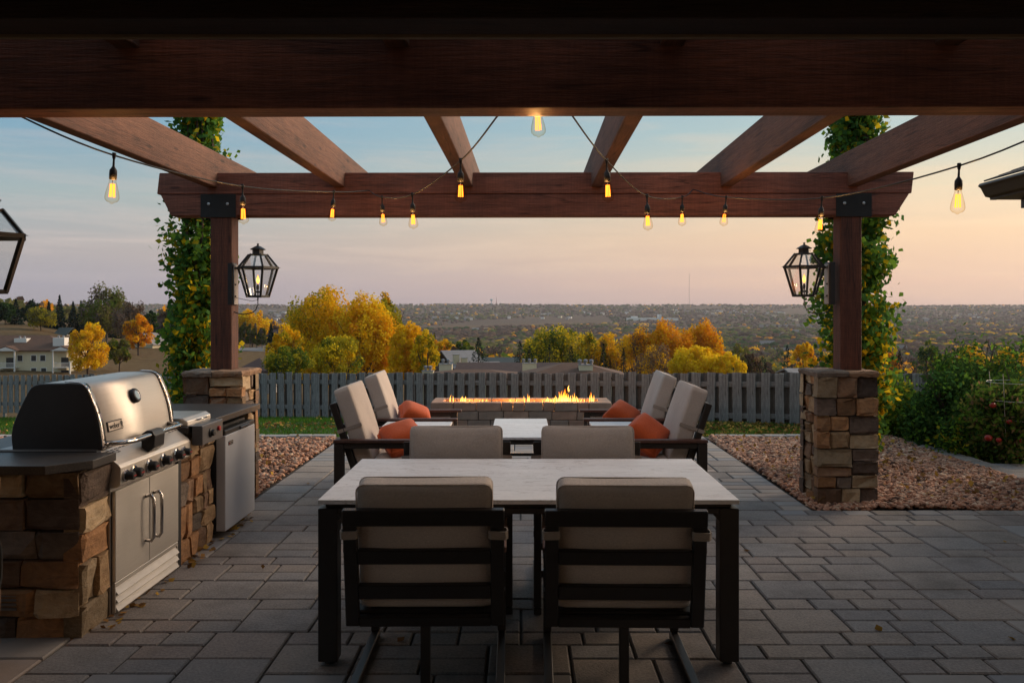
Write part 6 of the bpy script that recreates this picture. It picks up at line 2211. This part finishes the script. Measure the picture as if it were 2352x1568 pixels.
# small houses scattered over the valley
def far_houses():
    proto = None
    rnd = random.Random(31)
    def proto_house(wm, rm):
        t = thing('distant_house', 'x', 'house')
        MB().box(-6, 6, -4.5, 4.5, -3, 4).build('wall', M[wm], t)
        b = MB(); roof_gable(b, 12, 9, 4, 2.6); b.build('roof', M[rm], t)
        return t
    protos = [proto_house('wall_white', 'roof_grey'), proto_house('wall_cream', 'roof_brown'), proto_house('wall_grey', 'roof_grey'), proto_house('wall_white', 'roof_maroon')]
    used = [False] * 4
    spots = []
    for cxp, cyp, sx, sy, n in ((1050, 722, 60, 4, 8), (1040, 733, 45, 2, 10), (1220, 728, 90, 6, 12), (1390, 720, 60, 5, 8), (1600, 716, 60, 4, 10), (1720, 722, 110, 6, 22), (1850, 735, 40, 3, 6),
                                (640, 722, 20, 6, 12), (630, 738, 14, 5, 8), (2150, 735, 120, 5, 10), (2250, 728, 60, 3, 6), (1800, 770, 60, 8, 6), (1150, 790, 40, 8, 3), (1120, 760, 30, 8, 4), (2120, 770, 60, 10, 5)):
        for _ in range(n): spots.append((cxp + rnd.uniform(-sx, sx), cyp + rnd.uniform(-sy, sy)))
    for px, py in spots:
        d = ground_at(px, py, 330)
        x = (px - VPX) * d / FPX
        k = rnd.choices(range(4), [.25, .2, .35, .2])[0]
        o = protos[k] if not used[k] else copy_tree(protos[k])
        used[k] = True
        o.location = (x, d, tz(x, d) + 2.5); o.rotation_euler = (0, 0, rnd.uniform(-.6, .6)); 
        sc = rnd.uniform(.8, 1.4) * (1.25 if d > 2500 else 1); o.scale = (sc, sc, sc * 1.1)
        tag(o, 'tiny pale house in the wooded valley far beyond the trees', 'house', 'small houses scattered over the valley')


far_houses()


def far_landmarks():
    d = ground_at(1500, 737, 900); x = (1500 - VPX) * d / FPX
    s = d / FPX
    t = thing('factory', 'long low white factory on the far valley side above the orange trees', 'building', (x, d, tz(x, d)))
    for k, (a, b, h, dy) in enumerate(((-58, 8, 9, 0), (-46, -34, 14, 20), (10, 34, 7, 10), (36, 58, 8, 0), (14, 19, 20, -5))):
        MB().box(a * s, b * s, dy, dy + 60, -6, h * s * .75).build('hall', M['wall_white'], t)
    d = ground_at(1808, 754, 900); x = (1808 - VPX) * d / FPX; s = d / FPX
    t = thing('rowhouses', 'row of grey box-shaped flats in the valley left of the post', 'building', (x, d, tz(x, d)))
    for k in range(9):
        a = (-62 + k * 14) * s
        MB().box(a, a + 8 * s, 0, 14, -5, 9 * s).build('block', M['wall_grey'], t)
        MB().box(a + 8 * s, a + 14 * s, 2, 14, -5, 7.5 * s).build('stair_block', M['roof_maroon'], t)
    def at(px, d): return (px - VPX) * d / FPX
    d = 6350; s = d / FPX
    x = at(1129, d); g = tz(x, d)
    t = thing('water_tower', 'small pale blue water tower on the horizon ridge', 'water tower', (x, d, g))
    pb = simple('pale_blue_tank', (0.3, 0.45, 0.5, 1), .5, .1)
    top = CAMH - (686 - VPY) * s - g
    MB().lathe([(0, top - 5 * s), (3 * s, top - 4.5 * s), (3.4 * s, top - 2.5 * s), (2.4 * s, top - .6 * s), (0, top)], 14).build('tank', pb, t)
    MB().tube([(0, 0, -5), (0, 0, top - 4 * s)], 1.0 * s, 8).build('stem', pb, t)
    x = at(1140, d); g = tz(x, d)
    t = thing('radio_mast', 'short red and white radio mast beside the water tower', 'mast', (x, d, g))
    top = CAMH - (682 - VPY) * s - g
    MB().tube([(0, 0, -5), (0, 0, top)], [1.2 * s, .5 * s], 4).build('lattice', simple('mast_red', (0.3, 0.1, 0.09, 1), .6, .2), t)
    x = at(1583, 6100); g = tz(x, 6100)
    t = thing('antenna_tower', 'very tall thin antenna tower above the horizon', 'antenna', (x, 6100, g))
    top = CAMH - (628 - VPY) * 6100 / FPX - g
    MB().tube([(0, 0, -5), (0, 0, top)], [1.5, 1.1], 4).build('lattice', M['roof_grey'], t)


far_landmarks()

# road with a parked car, between the post and the golden trees
M['asphalt'] = simple('grey_asphalt', (0.13, 0.13, 0.135, 1), .9, .15, .5)


def build_road():
    pts = [(470, 800), (540, 801), (590, 803), (632, 800), (668, 790)]
    V = []; F = []
    cs = []
    for px, py in pts:
        d = ground_at(px, py, 190, 420); cs.append(Vector(((px - VPX) * d / FPX, d, 0)))
    path = catmull(cs, 8)
    for i, p in enumerate(path):
        a = path[max(i - 1, 0)]; b = path[min(i + 1, len(path) - 1)]
        n = Vector((-(b - a).y, (b - a).x, 0)).normalized() * 9
        for k in (-1, -.33, .33, 1):
            q = p + n * k; V.append((q.x, q.y, tz(q.x, q.y) + .12))
    for i in range(len(path) - 1):
        for k in range(3): F.append((4 * i + k, 4 * i + k + 1, 4 * i + k + 5, 4 * i + k + 4))
    o = MB().add(V, F).build('road', M['asphalt'])
    tag(o, 'grey road curving below the poplars', kind='structure')
    d = 238.0; x = (652 - VPX) * d / FPX; g = tz(x, d)
    t = thing('parked_car', 'dark saloon car parked by the road below the poplars', 'car', (x, d, g + .1))
    paint = simple('dark_blue_car_paint', (0.03, 0.035, 0.045, 1), .25, .1)
    MB().prism([(-2.2, .35), (2.2, .35), (2.25, .75), (1.5, .88), (.85, 1.35), (-.9, 1.38), (-1.6, .92), (-2.2, .85)], 'y', -.85, .85).build('body', paint, t, .06, 2)
    MB().prism([(1.3, .92), (.8, 1.29), (-.85, 1.31), (-1.4, .94)], 'y', -.862, .862).build('windows', M['window'], t)
    for wx in (-1.35, 1.35):
        for s in (-1, 1):
            MB().lathe([(.12, -.1), (.32, -.1), (.32, .1), (.12, .1)], 16, Matrix.Translation((wx, s * .8, .32)) @ Matrix.Rotation(math.pi / 2, 4, 'X')).build('wheel', M['black_matte'], t)


build_road()


# ------------------------------------------------------------------ haze over the valley
def build_haze():
    m = bpy.data.materials.new('valley_haze'); m.use_nodes = True
    n, l = m.node_tree.nodes, m.node_tree.links
    n.clear()
    v = n.new('ShaderNodeVolumePrincipled'); v.inputs['Color'].default_value = (.86, .88, .95, 1)
    v.inputs['Density'].default_value = 0.000045; v.inputs['Anisotropy'].default_value = 0.2
    o = n.new('ShaderNodeOutputMaterial'); l.new(v.outputs[0], o.inputs['Volume'])
    b = MB().box(-7000, 7000, -60, 7400, -90, 330).build('haze', m)
    tag(b, 'thin evening haze over the valley', kind='stuff')


build_haze()
